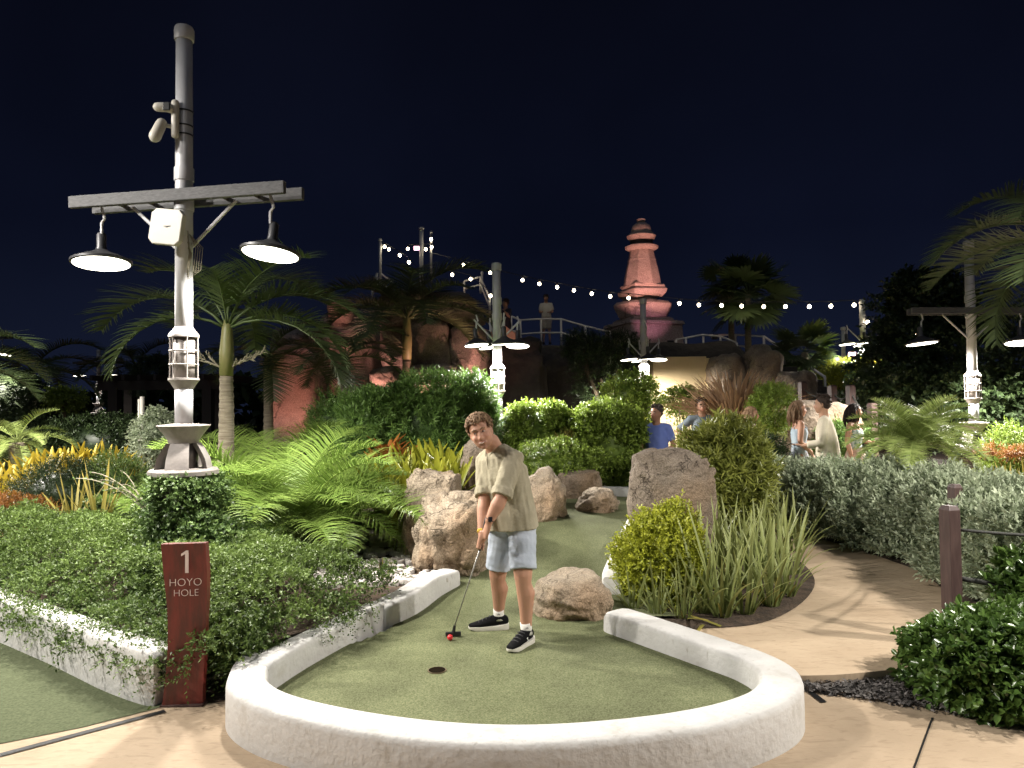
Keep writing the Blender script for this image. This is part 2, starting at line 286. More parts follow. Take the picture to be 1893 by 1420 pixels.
# ------------------------------------------------------------------ plant generators
def rdir(n): return unit(rng.normal(size=(n, 3)))
def lump(D, seed, k=5, f=3.0):                                # smooth bumpy field over points D, about -1..1
    g = np.random.default_rng(seed); out = np.zeros(len(D))
    for i in range(k):
        w = g.normal(size=3) * f * (1 + i * .5); out += np.sin(D @ w + g.uniform(0, 6.28)) / (1 + i * .5)
    return out / 2.2
def leaves(Pt, D, N, Ln, Wd, fold=.25, round_=False, bend=.15):
    n = len(Pt); S = unit(np.cross(D, N)); U = unit(np.cross(S, D)); Ln = Ln[:, None]; Wd = Wd[:, None]
    tip = Pt + D * Ln - U * Ln * bend
    if not round_:
        md = Pt + D * Ln * .45; a = md + S * Wd * .5 + U * Wd * fold; b = md - S * Wd * .5 + U * Wd * fold
        V = np.stack([Pt, a, tip, b], 1).reshape(-1, 3); F = np.arange(n * 4).reshape(n, 4)
        return V, F, 4
    m1 = Pt + D * Ln * .33; m2 = Pt + D * Ln * .72 - U * Ln * bend * .4
    V = np.stack([Pt, m1 + S * Wd * .46 + U * Wd * fold, m2 + S * Wd * .42 + U * Wd * fold, tip, m2 - S * Wd * .42 + U * Wd * fold, m1 - S * Wd * .46 + U * Wd * fold], 1).reshape(-1, 3)
    b = np.arange(n)[:, None] * 6; F = np.concatenate([b + np.array([[0, 1, 2, 3]]), b + np.array([[0, 3, 4, 5]])], 0)
    return V, F, 6
def sprigs(Pt, D, ln, nl, Ll, Lw, spread=.9, droop=.2, round_=False, fold=.25, cvar=.35, cbase=None, jit=.25):
    n = len(Pt); ln = np.broadcast_to(ln, n) * rng.uniform(.7, 1.25, n)
    ref = np.where(np.abs(D[:, 2:3]) < .9, np.array([[0, 0, 1.]]), np.array([[1., 0, 0]])); A = unit(np.cross(D, ref)); B = np.cross(D, A)
    t = (np.arange(nl) + .6) / nl; ph = rng.uniform(0, 6.28, n)[:, None] + np.arange(nl)[None] * 2.4
    base = Pt[:, None] + D[:, None] * (ln[:, None] * t[None])[..., None]; base[..., 2] -= droop * ln[:, None] * t[None] ** 2
    rad = A[:, None] * np.cos(ph)[..., None] + B[:, None] * np.sin(ph)[..., None]
    w = spread * (1 - .55 * t)[None, :, None]
    d = unit(D[:, None] * (1 - .5 * w) + rad * w + rng.normal(size=(n, nl, 3)) * jit); nn = unit(D[:, None] * .6 + rng.normal(size=(n, nl, 3)) * .35 + np.array([0, 0, .5]))
    k = n * nl; sc = rng.uniform(.65, 1.2, k)
    V, F, q = leaves(base.reshape(k, 3), d.reshape(k, 3), nn.reshape(k, 3), Ll * sc, Lw * sc, fold, round_)
    c = (rng.uniform(0, 1, n) if cbase is None else cbase)[:, None] * (1 - cvar) + rng.uniform(0, 1, (n, nl)) * cvar + (t[None] - .5) * .25
    return V, F, np.repeat(np.clip(c.reshape(-1), 0, 1), q)
def join(parts):
    V = []; F = []; C = []; b = 0
    for v, f, c in parts: V.append(v); F.append(f + b); C.append(c); b += len(v)
    return np.concatenate(V), np.concatenate(F), np.concatenate(C)
STY = {  # sprig length, leaves per sprig, leaf length, leaf width, spread, droop, rounded leaf
    'cover': (.15, 10, .031, .0145, .9, .5, False), 'ivy': (.14, 8, .036, .022, .9, .4, False), 'lime': (.13, 12, .036, .018, .8, .0, False),
    'silver': (.16, 11, .062, .023, .75, .0, False), 'glossy': (.10, 8, .058, .034, 1.0, .1, True), 'hedge': (.12, 9, .05, .026, .9, .1, False),
    'podo': (.18, 14, .095, .016, .9, .2, False), 'dark': (.2, 8, .08, .045, .9, .2, False), 'pleo': (.16, 14, .13, .018, 1.0, .25, False), 'fine': (.14, 12, .03, .012, .8, .1, False)}
def fol_mesh(name, Pt, D, sty, m, scale=1.0, **kw):
    a = STY[sty]; V, F, c = sprigs(Pt, D, a[0] * scale, a[1], a[2] * scale, a[3] * scale, a[4], a[5], a[6], **kw)
    return np_mesh(name, V, F, m, c)
def shrub(name, label, cat, c, rad, sty, m, n, boxy=1.0, scale=1.0, group=None, up=.45, lumps=.14, seed=1, flat=None, stems=5, zmin=None, dens_top=0.0, holes=0.0):
    c = Vector(c); base = Vector((c.x, c.y, (c.z - rad[2]) if zmin is None else zmin)); t = thing(name, label, cat, base, group=group)
    D = rdir(n * 2); rr = np.array(rad)
    E = np.sign(D) * np.abs(D) ** boxy; E = E / (np.max(np.abs(E), axis=1, keepdims=True) * (1 - boxy) + np.linalg.norm(E, axis=1, keepdims=True) * boxy) if boxy < 1 else D
    lp = 1 + lumps * lump(D, seed) + lumps * .5 * lump(D, seed + 9, f=7)
    if holes: keep = lump(D, seed + 5, f=4.5) > -1 + holes * 1.2; D = D[keep]; E = E[keep]; lp = lp[keep]
    dep = 1 - .3 * rng.uniform(0, 1, len(D)) ** 2.2
    Q = np.array(c) + E * rr * (lp * dep)[:, None]
    ok = Q[:, 2] > base.z + .03; Q = Q[ok][:n]; Nn = unit(E[ok][:n] / rr)
    dd = unit(Nn + np.array([0, 0, up]) + rng.normal(size=Nn.shape) * .35)
    me = fol_mesh('foliage', Q - np.array(base), dd, sty, m, scale)
    f = link('foliage', me, t); tag(f, kind='stuff'); ORG[f.name] = base
    core = MB()                                                # the inner leaf mass and the stems that carry it
    V = []; k1, k2 = 8, 12
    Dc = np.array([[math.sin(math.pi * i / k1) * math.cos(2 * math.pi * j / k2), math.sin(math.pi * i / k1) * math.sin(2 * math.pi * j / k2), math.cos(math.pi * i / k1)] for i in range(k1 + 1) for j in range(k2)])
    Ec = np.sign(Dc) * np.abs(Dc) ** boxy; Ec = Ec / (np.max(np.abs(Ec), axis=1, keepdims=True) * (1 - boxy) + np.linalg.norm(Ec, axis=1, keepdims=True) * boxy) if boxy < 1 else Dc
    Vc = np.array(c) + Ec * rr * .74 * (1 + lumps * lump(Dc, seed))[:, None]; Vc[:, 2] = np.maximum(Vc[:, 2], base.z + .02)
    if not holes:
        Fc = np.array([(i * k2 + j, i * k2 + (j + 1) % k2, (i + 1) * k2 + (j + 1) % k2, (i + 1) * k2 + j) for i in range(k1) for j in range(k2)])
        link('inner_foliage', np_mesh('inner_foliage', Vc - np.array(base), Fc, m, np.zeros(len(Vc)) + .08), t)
    for i in range(stems):
        a = random.uniform(0, 6.28); q = Vector((c.x + rad[0] * .5 * math.cos(a), c.y + rad[1] * .5 * math.sin(a), c.z + rad[2] * .4))
        core.tube([base + Vector((.08 * math.cos(a), .08 * math.sin(a), -.05)), base.lerp(q, .5) + Vector((0, 0, .05)), q], [.018, .014, .006], 5)
    core.build('stems', M['twig'], t)
    return t
def strip(pts, w, nrm=None, vfold=.2):                        # a tapered blade along pts
    V = []; F = []; n = len(pts)
    for i, p in enumerate(pts):
        t = (Vector(pts[min(i + 1, n - 1)]) - Vector(pts[max(i - 1, 0)])).normalized(); s = t.cross(Vector((0, 0, 1)))
        s = Vector((0, 1, 0)) if s.length < .05 else s.normalized()
        if nrm is not None: s = Vector(nrm)
        u = s.cross(t); q = w[i]
        V += [Vector(p) + s * q + u * q * vfold * 2, Vector(p), Vector(p) - s * q + u * q * vfold * 2]
    for i in range(n - 1): F += [(i * 3, i * 3 + 1, i * 3 + 4, i * 3 + 3), (i * 3 + 1, i * 3 + 2, i * 3 + 5, i * 3 + 4)]
    return V, F
def blade_mesh(name, ln, wd, lean, curl, m, c0=.2, c1=.8, shape='taper', seg=6):
    pts = []; w = []; a = lean; p = Vector((0, 0, 0))
    for i in range(seg + 1):
        t = i / seg; pts.append(p.copy()); w.append(wd * ((1 - t) ** .55 * (.75 + .25 * t) + .02 if shape == 'taper' else (1.0 if t < .75 else (1 - (t - .75) * 3.0))) * .5)
        a += curl / seg; p += Vector((math.sin(a), 0, math.cos(a))) * (ln / seg)
    V, F = strip(pts, w, nrm=(0, 1, 0)); c = [c0 + (c1 - c0) * (i // 3) / seg + random.uniform(-.06, .06) for i in range(len(V))]
    return np_mesh(name, [tuple(v) for v in V], F, m, c, smooth=True)
def rosette(name, label, cat, loc, meshes, n, sc=1.0, group=None, part='leaf', tilt=0.0, spread=.03, twist=.3):
    t = thing(name, label, cat, loc, random.uniform(0, 6.28), group, world_parts=False)
    for i in range(n):
        a = i * 2.4 + random.uniform(-.25, .25); k = min(len(meshes) - 1, int(len(meshes) * (i / n)))
        link(part, meshes[k], t, (spread * math.cos(a), spread * math.sin(a), 0), (random.uniform(-.1, .1), random.uniform(-.12, .12), a), sc * random.uniform(.75, 1.12))
    return t
def frond_mesh(name, ln, arch, lean, n, ll, lw, m, droop=.5, vee=.5, sweep=.55, base=.18, c0=.2, c1=.8, seg=3, curlend=0.0):
    V = []; F = []; C = []; pts = []; a = lean; p = Vector((0, 0, 0)); K = 24
    for i in range(K + 1): pts.append(p.copy()); a += (arch + curlend * i / K) / K; p = p + Vector((math.sin(a), 0, math.cos(a))) * (ln / K)
    mb = MB(); mb.tube(pts[::3] , [max(.004, .011 * ln * (1 - i / 8.5)) for i in range(len(pts[::3]))], 4, axis=(0, 1, 0)); V += mb.v; C += [.95] * len(mb.v); F += [q for q in mb.f if len(q) == 4][:-0 or None]
    for s in (-1, 1):
        for i in range(n):
            t = base + (1 - base) * (i + random.uniform(.1, .9)) / n; x = t * K; k = min(int(x), K - 1); q = pts[k].lerp(pts[k + 1], x - k); T = (pts[k + 1] - pts[k]).normalized()
            U = Vector((0, 1, 0)).cross(T) * -1; U = Vector((T.z, 0, -T.x)) * -1
            env = (math.sin(math.pi * min(1, .12 + .9 * (t - base) / (1 - base))) ** .6); L_ = ll * (.25 + .75 * env) * random.uniform(.85, 1.1)
            sw = sweep * (.5 + t * .8); d = (Vector((0, s, 0)) * math.cos(sw) + T * math.sin(sw) + U * vee * random.uniform(.6, 1.2)).normalized(); N = U
            cur = q.copy(); w = lw * random.uniform(.8, 1.15); b = len(V); wid = Vector(T) - d * d.dot(T); wid = wid.normalized() if wid.length > .01 else U
            cc = c0 + (c1 - c0) * random.random()
            for j in range(seg + 1):
                tt = j / seg; ww = w * .5 * (1.0 if j == 0 else (1.1 - tt) if j < seg else .08)
                V += [tuple(cur + wid * ww), tuple(cur - wid * ww)]; C += [min(1, cc + tt * .15)] * 2
                cur = cur + d * (L_ / seg); d = (d + Vector((0, 0, -droop / seg)) * (1 + tt)).normalized()
            F += [(b + 2 * j, b + 2 * j + 1, b + 2 * j + 3, b + 2 * j + 2) for j in range(seg)]
    return np_mesh(name, [tuple(v) for v in V], F, m, C)
def fan_mesh(name, pet, rad, n, m, span=R(250), droop=.4, c0=.2, c1=.8):      # a fan-palm leaf on a petiole, lying along +x
    V = []; F = []; C = []
    mb = MB(); mb.tube([(0, 0, 0), (pet * .5, 0, .04), (pet, 0, 0)], [.014, .011, .008], 4); V += mb.v; F += [q for q in mb.f if len(q) == 4]; C += [.9] * len(mb.v)
    for i in range(n):
        a = -span / 2 + span * i / (n - 1); d = Vector((math.cos(a), math.sin(a), random.uniform(-.05, .12))); L_ = rad * (.72 + .28 * math.cos(a * .55)) * random.uniform(.9, 1.08); cur = Vector((pet, 0, 0)); s = Vector((-math.sin(a), math.cos(a), 0)); b = len(V); cc = c0 + (c1 - c0) * random.random()
        for j in range(5):
            t = j / 4; w = L_ * (.012 + .05 * math.sin(min(1, t * 1.4) * 2.2)) * (1 if j < 4 else .1); V += [tuple(cur + s * w), tuple(cur - s * w)]; C += [cc] * 2
            cur = cur + d * (L_ / 4); d = (d + Vector((0, 0, -droop * t * .5))).normalized()
        F += [(b + 2 * j, b + 2 * j + 1, b + 2 * j + 3, b + 2 * j + 2) for j in range(4)]
    return np_mesh(name, [tuple(v) for v in V], F, m, C)
def palm(name, label, loc, crown, fronds, n, rb, rt, shaft=.0, sc=1.0, tilt=(.15, 1.35), bark='bark', group=None, rot0=0.0, azs=None, lean_pow=.8):
    loc = Vector(loc); crown = Vector(crown); t = thing(name, label, 'palm', loc, group=group); mid = loc.lerp(crown, .5) + Vector((.03, 0, 0))
    top = loc.lerp(crown, 1 - shaft / max((crown - loc).length, .01)) if shaft else crown
    K = 14; mb = MB(); pts = []; rr = []
    for i in range(K * 2 + 1):
        u = i / (2 * K); p = loc.lerp(mid, u).lerp(mid.lerp(top, u), u); pts.append(p); r = rb + (rt - rb) * u; rr.append(r * (1.06 if i % 2 else .97))
    mb.tube(pts, rr, 10); mb.build('trunk', M[bark], t, smooth=True)
    if shaft: MB().tube([top, top.lerp(crown, .5), crown, crown + Vector((0, 0, .12))], [rt * 1.05, rt * 1.12, rt * .8, rt * .4], 10).build('crownshaft', M['shaft'], t, smooth=True)
    for i in range(n):
        az = azs[i][0] if azs else rot0 + i * 2.4 + random.uniform(-.2, .2); ti = azs[i][1] if azs else tilt[0] + (tilt[1] - tilt[0]) * ((i + .5) / n) ** lean_pow
        s = sc * (azs[i][2] if azs else random.uniform(.88, 1.08)); m = fronds[i % len(fronds)]
        o = link('frond', m, t); q = Matrix.Rotation(az, 4, 'Z') @ Matrix.Rotation(ti, 4, 'Y') @ Matrix.Rotation(random.uniform(-.2, .2), 4, 'Z')
        o.matrix_local = Matrix.Translation(crown - loc) @ q @ Matrix.Scale(s, 4)
    return t
def clump(name, label, loc, fronds, n, sc=1.0, tilt=(.05, 1.0), spread=.18, canes=True, group=None, cat='palm', lean_pow=.8):
    loc = Vector(loc); t = thing(name, label, cat, loc, group=group); mb = MB()
    for i in range(n):
        az = i * 2.4 + random.uniform(-.3, .3); u = (i + .5) / n; ti = tilt[0] + (tilt[1] - tilt[0]) * u ** lean_pow; r = spread * u ** .5
        b = Vector((r * math.cos(az), r * math.sin(az), 0)); h = random.uniform(.05, .3) * sc if canes else 0; b2 = b + Vector((b.x * .4, b.y * .4, h))
        if canes: mb.tube([loc + b, loc + b2], [.022 * sc, .015 * sc], 6)
        o = link('frond', fronds[i % len(fronds)], t); o.matrix_local = Matrix.Translation(b2) @ Matrix.Rotation(az, 4, 'Z') @ Matrix.Rotation(ti, 4, 'Y') @ Matrix.Rotation(random.uniform(-.35, .35), 4, 'Z') @ Matrix.Scale(sc * random.uniform(.8, 1.1), 4)
    if canes: mb.build('canes', M['shaft'], t)
    return t
def rock(name, label, c, rad, m, seed, cat='rock', rz=0.0, amp=.16, strata=.05, boxy=.75, sub=5, group=None, tilt=0.0, flatb=.6, crack=.02):
    bm = bmesh.new(); bmesh.ops.create_icosphere(bm, subdivisions=sub, radius=1.0); s = Vector((seed * 3.1, seed * 1.7, seed * .9)); rad = Vector(rad)
    for v in bm.verts:
        d = v.co.normalized(); e = Vector([math.copysign(abs(k) ** boxy, k) for k in d]); e /= max(1e-6, (sum(abs(k) ** (2 / boxy) for k in e)) ** (boxy / 2)) if boxy < 1 else 1
        q = Vector((e.x * rad.x, e.y * rad.y, e.z * rad.z)); ms = min(rad)
        f = mnoise.noise(d * 1.1 + s) * amp * 1.5 + mnoise.noise(d * 2.6 + s) * amp * .7 + mnoise.noise(d * 6 + s) * amp * .22 + mnoise.noise(d * 14 + s) * amp * .09
        vor = mnoise.voronoi(q * (1.6 / ms) + s)[0]; edge = vor[1] - vor[0]
        f -= crack * max(0, 1 - edge * 7) * 3
        f += strata * math.copysign(abs(math.sin(q.z / ms * 5 + 2.5 * mnoise.noise(d * 1.5 + s))) ** 3, 1)
        v.co = q * (1 + f)
        if v.co.z < -rad.z * flatb: v.co.z = -rad.z * flatb + (v.co.z + rad.z * flatb) * .15
    me = bpy.data.meshes.new(name); bm.to_mesh(me); bm.free(); finish(me, m, True)
    o = link(name, me, None, c, (tilt, 0, rz)); return tag(o, label, cat, group)
ORD = ['first', 'second', 'third', 'fourth', 'fifth', 'sixth', 'seventh', 'eighth', 'ninth', 'tenth', 'eleventh', 'twelfth']
def rows(sp, cuts):                                           # (row, rank from the left) of each spot, rows cut by picture height
    rw = [sum(p[1] < c for c in cuts) for p in sp]; out = []
    for i, p in enumerate(sp): k = sum(1 for j, o in enumerate(sp) if rw[j] == rw[i] and o[0] < p[0]); out.append((rw[i], ORD[k]))
    return out
def fit(px0, px1, py0, py1, Y):                              # centre and half size of a thing seen in that box at that distance
    a = P(px0, py0, Y); b = P(px1, py1, Y); c = (a + b) / 2; return c, abs(b.x - a.x) / 2, abs(b.z - a.z) / 2

# ------------------------------------------------------------------ setting: ground, turf, kerb walls, paths
def plate(name, poly, z, m, thick=.0, label=None, holes=None):
    bm = bmesh.new(); vs = [bm.verts.new((p[0], p[1], z)) for p in poly]; f = bm.faces.new(vs)
    if f.calc_center_median() is not None: bm.normal_update()
    if f.normal.z < 0: f.normal_flip()
    if thick:
        r = bmesh.ops.extrude_face_region(bm, geom=[f]); nv = [v for v in r['geom'] if isinstance(v, bmesh.types.BMVert)]
        for v in nv: v.co.z += 0
        for v in vs: v.co.z -= thick
    me = bpy.data.meshes.new(name); bm.to_mesh(me); bm.free(); finish(me, m, False); return link(name, me)
def smooth_path(pts, n=10, closed=False):
    pts = [Vector(p) for p in pts]; out = []; m = len(pts)
    for i in range(m if closed else m - 1):
        a, b, c, d = [pts[k % m] if closed else pts[min(max(k, 0), m - 1)] for k in (i - 1, i, i + 1, i + 2)]
        for j in range(n):
            t = j / n; out.append(.5 * ((2 * b) + (c - a) * t + (2 * a - 5 * b + 4 * c - d) * t * t + (3 * b - a - 3 * c + d) * t ** 3))
    if not closed: out.append(pts[-1])
    return out
bm = bmesh.new(); bmesh.ops.create_grid(bm, x_segments=2, y_segments=2, size=180); me = bpy.data.meshes.new('ground'); bm.to_mesh(me); bm.free()
tag(link('ground', finish(me, M['soil'], False), None, (0, 60, -.03)), kind='structure')
# front pavement, right raised path, left second green
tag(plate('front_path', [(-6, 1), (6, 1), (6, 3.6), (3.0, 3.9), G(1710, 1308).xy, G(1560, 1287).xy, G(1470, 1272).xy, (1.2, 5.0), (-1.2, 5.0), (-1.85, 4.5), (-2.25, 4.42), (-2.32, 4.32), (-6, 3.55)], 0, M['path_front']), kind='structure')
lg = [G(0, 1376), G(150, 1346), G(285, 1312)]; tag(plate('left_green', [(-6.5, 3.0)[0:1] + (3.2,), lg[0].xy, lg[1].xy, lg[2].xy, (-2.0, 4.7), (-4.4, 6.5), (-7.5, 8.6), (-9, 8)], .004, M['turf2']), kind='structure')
a, b = G(-40, 1406, .006), G(305, 1314, .006); d = (b - a).normalized(); s = Vector((-d.y, d.x, 0)) * .022
tag(plate('drain_strip', [(a - s).xy, (b - s).xy, (b + s).xy, (a + s).xy], .006, M['black']), kind='structure')
a, b = G(1492, 1279, .005), G(1518, 1299, .005); s = Vector((.05, .012, 0)) * .8
tag(plate('drain_slot', [a.xy, (a + s).xy, (b + s).xy, b.xy], .005, M['black']), kind='structure')
a, b = G(1724, 1327, .003), G(1688, 1425, .003); s = Vector((.006, 0, 0)); tag(plate('expansion_joint', [(a - s).xy, (a + s).xy, (b + s).xy, (b - s).xy], .004, M['black']), kind='structure')
RZ = .07
edge = smooth_path([G(1430, 1249, RZ), G(1530, 1248, RZ), G(1610, 1242, RZ), G(1690, 1230, RZ), G(1740, 1205, RZ), Vector((3.6, 5.1, RZ))], 8)
rp = [(p.x, p.y) for p in edge] + [(6, 5.2), (9, 8), (9, 14), (-1, 14), (1.2, 11.2), (2.2, 9.8), (1.1, 5.9), (1.0, 5.2)]
tag(plate('right_path', rp, RZ, M['path'], thick=.12), kind='structure')
tag(plate('gravel_bed', [G(1430, 1230).xy, G(1800, 1220).xy, G(1850, 1340).xy, G(1710, 1312).xy, G(1560, 1291).xy, G(1440, 1275).xy], -.006, M['soil']), kind='structure')
# slate chips in the gap by the step
n = 5200; V = []; F = []; pts = rng.uniform(size=(n * 3, 2)); a, b, c_, d_ = [np.array(G(*q)[:2]) for q in ((1450, 1262), (1790, 1222), (1800, 1330), (1450, 1272))]
u, v = pts[:n, :1], pts[:n, 1:]; Q = (a * (1 - u) + b * u) * (1 - v) + (d_ * (1 - u) + c_ * u) * v; Q3 = np.concatenate([Q, rng.uniform(.005, .035, (n, 1))], 1)
D = unit(rng.normal(size=(n, 3)) * np.array([1, 1, .35])); Vv, Ff, _ = leaves(Q3, D, unit(rng.normal(size=(n, 3)) * .5 + np.array([0, 0, 1])), rng.uniform(.018, .045, n), rng.uniform(.008, .02, n), .1)
tag(link('slate_chips', np_mesh('slate_chips', Vv, Ff, M['mulch'])), 'dark slate chips in the gap below the path step', 'gravel', kind='stuff')

# the putting green: front bowl and the ramp behind
GZ = .10
front_inner = [(-1.28, 4.75), (-1.30, 4.35), (-1.22, 4.10), (-1.0, 3.87), (-.6, 3.68), (-.15, 3.55), (.3, 3.55), (.75, 3.66), (1.1, 3.83), (1.38, 4.02), (1.50, 4.22), (1.42, 4.50), (1.18, 4.86), (.82, 5.30), (.62, 5.62)]
def lane_z(y): 
    if y < 6.1: return GZ
    t = min(1, (y - 6.1) / 2.5); s_ = t * t * (3 - 2 * t); return GZ + .40 * s_ + max(0, y - 8.6) * .045
bm = bmesh.new(); bmesh.ops.create_grid(bm, x_segments=90, y_segments=150, size=1)
for v in bm.verts:
    y = 3.4 + (v.co.y + 1) / 2 * 6.7; t = max(0, min(1, (y - 5.2) / 4)); xl = -1.75 + .9 * t if y < 7 else -.95 + .55 * min(1, (y - 7) / 1.5); xr = 1.75 - .35 * t if y < 6.4 else 1.45 + .4 * min(1, (y - 6.4) / 2)
    xl = -1.75 + max(0, min(1, (y - 4.8) / 2.2)) * .9 + max(0, min(1, (y - 7) / 1.5)) * .5; xr = 1.75 - .5 * max(0, min(1, (y - 5) / 1.0)) + .65 * max(0, min(1, (y - 6.5) / 2))
    x = xl + (v.co.x + 1) / 2 * (xr - xl); hump = .03 * math.exp(-((x - .5) / .5) ** 2) * max(0, min(1, (y - 6.2) / 1.5)); v.co = Vector((x, y, lane_z(y) + hump))
FWP = [(-1.40, 4.98), (-1.57, 4.70), (-1.60, 4.40), (-1.50, 4.13), (-1.24, 3.88), (-.80, 3.66), (-.3, 3.52), (.2, 3.49), (.7, 3.57), (1.1, 3.73), (1.40, 3.96), (1.52, 4.24), (1.46, 4.52), (1.28, 4.80), (1.0, 5.2), (.95, 5.9), (-.9, 5.9), (-1.03, 5.47)]
def inside(p, poly):
    r = False
    for i in range(len(poly)):
        (x1, y1), (x2, y2) = poly[i - 1], poly[i]
        if (y1 > p.y) != (y2 > p.y) and p.x < (x2 - x1) * (p.y - y1) / (y2 - y1) + x1: r = not r
    return r
kill = [f for f in bm.faces if (lambda c: c.y < 5.85 and not inside(c, FWP))(f.calc_center_median())]
bmesh.ops.delete(bm, geom=kill, context='FACES'); me = bpy.data.meshes.new('putting_green'); bm.to_mesh(me); bm.free()
tag(link('putting_green', finish(me, M['turf'], True)), kind='structure')

def kerb(name, label, path, width, h, base=0.0, hs=None, m='stucco', n=8, round_=.05, taper=None):
    pts = smooth_path([(p[0], p[1], 0) for p in path], n); K = len(pts); t = MB(); prof = [(-.5, 0), (-.5, .6), (-.495, .85), (-.465, .94), (-.40, .985), (-.2, 1.0), (.2, 1.0), (.40, .985), (.465, .94), (.495, .85), (.5, .6), (.5, 0)]
    V = []
    for i, p in enumerate(pts):
        u = i / (K - 1); tt = (pts[min(i + 1, K - 1)] - pts[max(i - 1, 0)]).normalized(); s = Vector((tt.y, -tt.x, 0)); x = u * (len(path) - 1); k = min(int(x), len(path) - 2)
        hh = h if hs is None else hs[k] + (hs[k + 1] - hs[k]) * (x - k); w = width * (1 + .02 * math.sin(i * .31) + .02 * math.sin(i * .17)); hh = hh * (1 + .012 * math.sin(i * .23))
        bz = base(p.y) if callable(base) else base
        ed = min(i, K - 1 - i); w *= (.78, .94, .99)[ed] if ed < 3 else 1; hh *= (.86, .97, .995)[ed] if ed < 3 else 1
        for a, b in prof:
            V.append(p + s * (a * w) + Vector((0, 0, bz - .1 + (hh + .1) * b if b < .8 else bz + hh * b)))
    q = len(prof); F = [(i * q + k, i * q + k + 1, (i + 1) * q + k + 1, (i + 1) * q + k) for i in range(K - 1) for k in range(q - 1)] + [tuple(range(q))[::-1], tuple((K - 1) * q + k for k in range(q))]
    t.add(V, [f[::-1] for f in F]); o = t.build(name, M[m], None, smooth=True, auto=50); return tag(o, label, 'wall')
FW = [G(500, 1214, .25).xy, (-1.62, 4.62), (-1.60, 4.40), (-1.50, 4.13), (-1.24, 3.88), (-.80, 3.66), (-.3, 3.52), (.2, 3.49), (.7, 3.57), (1.1, 3.73), (1.40, 3.96), (1.52, 4.24), (1.46, 4.52), (1.28, 4.80), (1.0, 5.2), (.74, 5.56)]
kerb('kerb_wall', 'long curved white stucco wall round the front of the putting green', FW, .23, .25)
kerb('kerb_wall', 'straight white stucco wall between ground cover bed and putting green', [G(478, 1224, .27), G(530, 1193, .27), G(595, 1160, .27), G(650, 1134, .27), G(708, 1108, .27)], .17, .27)
kerb('kerb_wall', 'smooth bright white wall end rising against the big boulder', [G(698, 1113, .28), G(745, 1090, .3), G(795, 1064, .3), G(838, 1050, .3)], .2, .2, base=.1, hs=[.16, .18, .205, .20])
kerb('kerb_wall', 'long white wall below the trailing plants at far left', [(-2.16, 4.52), (-2.6, 4.80), (-3.3, 5.32), (-4.4, 6.1), (-6.5, 7.6)], .2, .33)
kerb('kerb_wall', 'white wall edging the ramp behind the lime bush', [(.86, 6.45), (1.0, 6.9), (1.2, 7.5), (1.5, 8.2), (1.9, 8.8)], .2, .2, base=lambda y: lane_z(y) - .02)
kerb('kerb_wall', 'thin low white edging at the far end of the ramp', [(.55, 9.9), (1.2, 9.92), (2.0, 9.75)], .12, .12, base=lambda y: lane_z(y))
# hole cup: a flat dark disc stands in for the shade inside
c = G(808, 1239, GZ + .004); cup = thing('golf_cup', 'small round golf hole in the front of the putting green, a flat dark disc for its shaded inside', 'golf hole', c)
MB().lathe([(.030, .0), (.0575, .0015), (.060, .002), (.061, .0)], 28, c).build('rim', mat('cup_rim', (.14, .10, .05), .6), cup, smooth=True)
MB().lathe([(.0, .0022), (.054, .0024)], 28, c + Vector((0, 0, .001))).build('shade_disc', mat('cup_shade', (.012, .009, .006), 1.0, spec=0), cup)

# ------------------------------------------------------------------ planting beds
tag(plate('left_bed', [(-2.0, 4.62), (-1.72, 4.85), (-1.22, 5.62), (-.74, 6.8), (-.4, 8.5), (.2, 10.5), (-1, 16), (-14, 16), (-12, 11), (-6.5, 7.7), (-4.4, 6.2), (-3.3, 5.42)], .22, M['soil']), kind='structure')
tag(plate('island_bed', smooth_path([(1.02, 5.72, 0), (1.5, 5.62, 0), (2.0, 5.78, 0), (2.55, 6.4, 0), (2.95, 7.2, 0), (3.1, 8.2, 0), (2.9, 9.3, 0), (2.0, 9.9, 0), (1.6, 8.6, 0), (1.0, 6.9, 0)], 6, True), .076, M['soil']), kind='structure')
tag(plate('hedge_bed', [(3.35, 5.0), (6, 4.9), (9, 9), (4.5, 11), (3.6, 10.2), (4.0, 8.6), (4.1, 7.4), (3.85, 6.4)], .078, M['soil']), kind='structure')
tag(plate('back_bed', [(-.4, 8.6), (.3, 9.95), (2.1, 9.85), (1.9, 11.5), (2, 16.5), (-4, 16.5), (-3, 10)], .3, M['soil']), kind='structure')

# ------------------------------------------------------------------ rocks
def rk(px0, px1, py0, py1, Y, depth, m, seed, label, sink=.15, **kw):
    c, w, h = fit(px0, px1, py0, py1, Y); h2 = h * (1 + sink); c.z -= h * sink; return rock('boulder', label, c, (w, depth, h2), M[m], seed, flatb=1.5, group='boulders round the putting green', **kw)
rk(752, 852, 868, 1030, 7.85, .30, 'granite', 3, 'upright column boulder left of the big boulder, below bromeliads', boxy=.55, strata=.06, amp=.13)
rk(770, 905, 912, 1066, 7.2, .42, 'granite', 11, 'biggest rounded granite boulder behind the golfer at the white wall end', boxy=.75, amp=.18, crack=.05)
rk(853, 920, 815, 930, 8.7, .3, 'greyrock', 5, 'grey brown boulder behind the golfer\'s chest', boxy=.5, amp=.12)
rk(850, 925, 900, 1000, 8.2, .3, 'granite', 21, 'low boulder wedged behind the big boulder and the golfer', boxy=.7)
rk(965, 1042, 875, 965, 8.5, .35, 'granite', 8, 'sloping granite boulder right of the golfer\'s back at the ramp edge', boxy=.7, amp=.18)
rk(1026, 1108, 868, 925, 9.9, .4, 'greyrock', 14, 'dark flat topped rock at the far end of the ramp', boxy=.5)
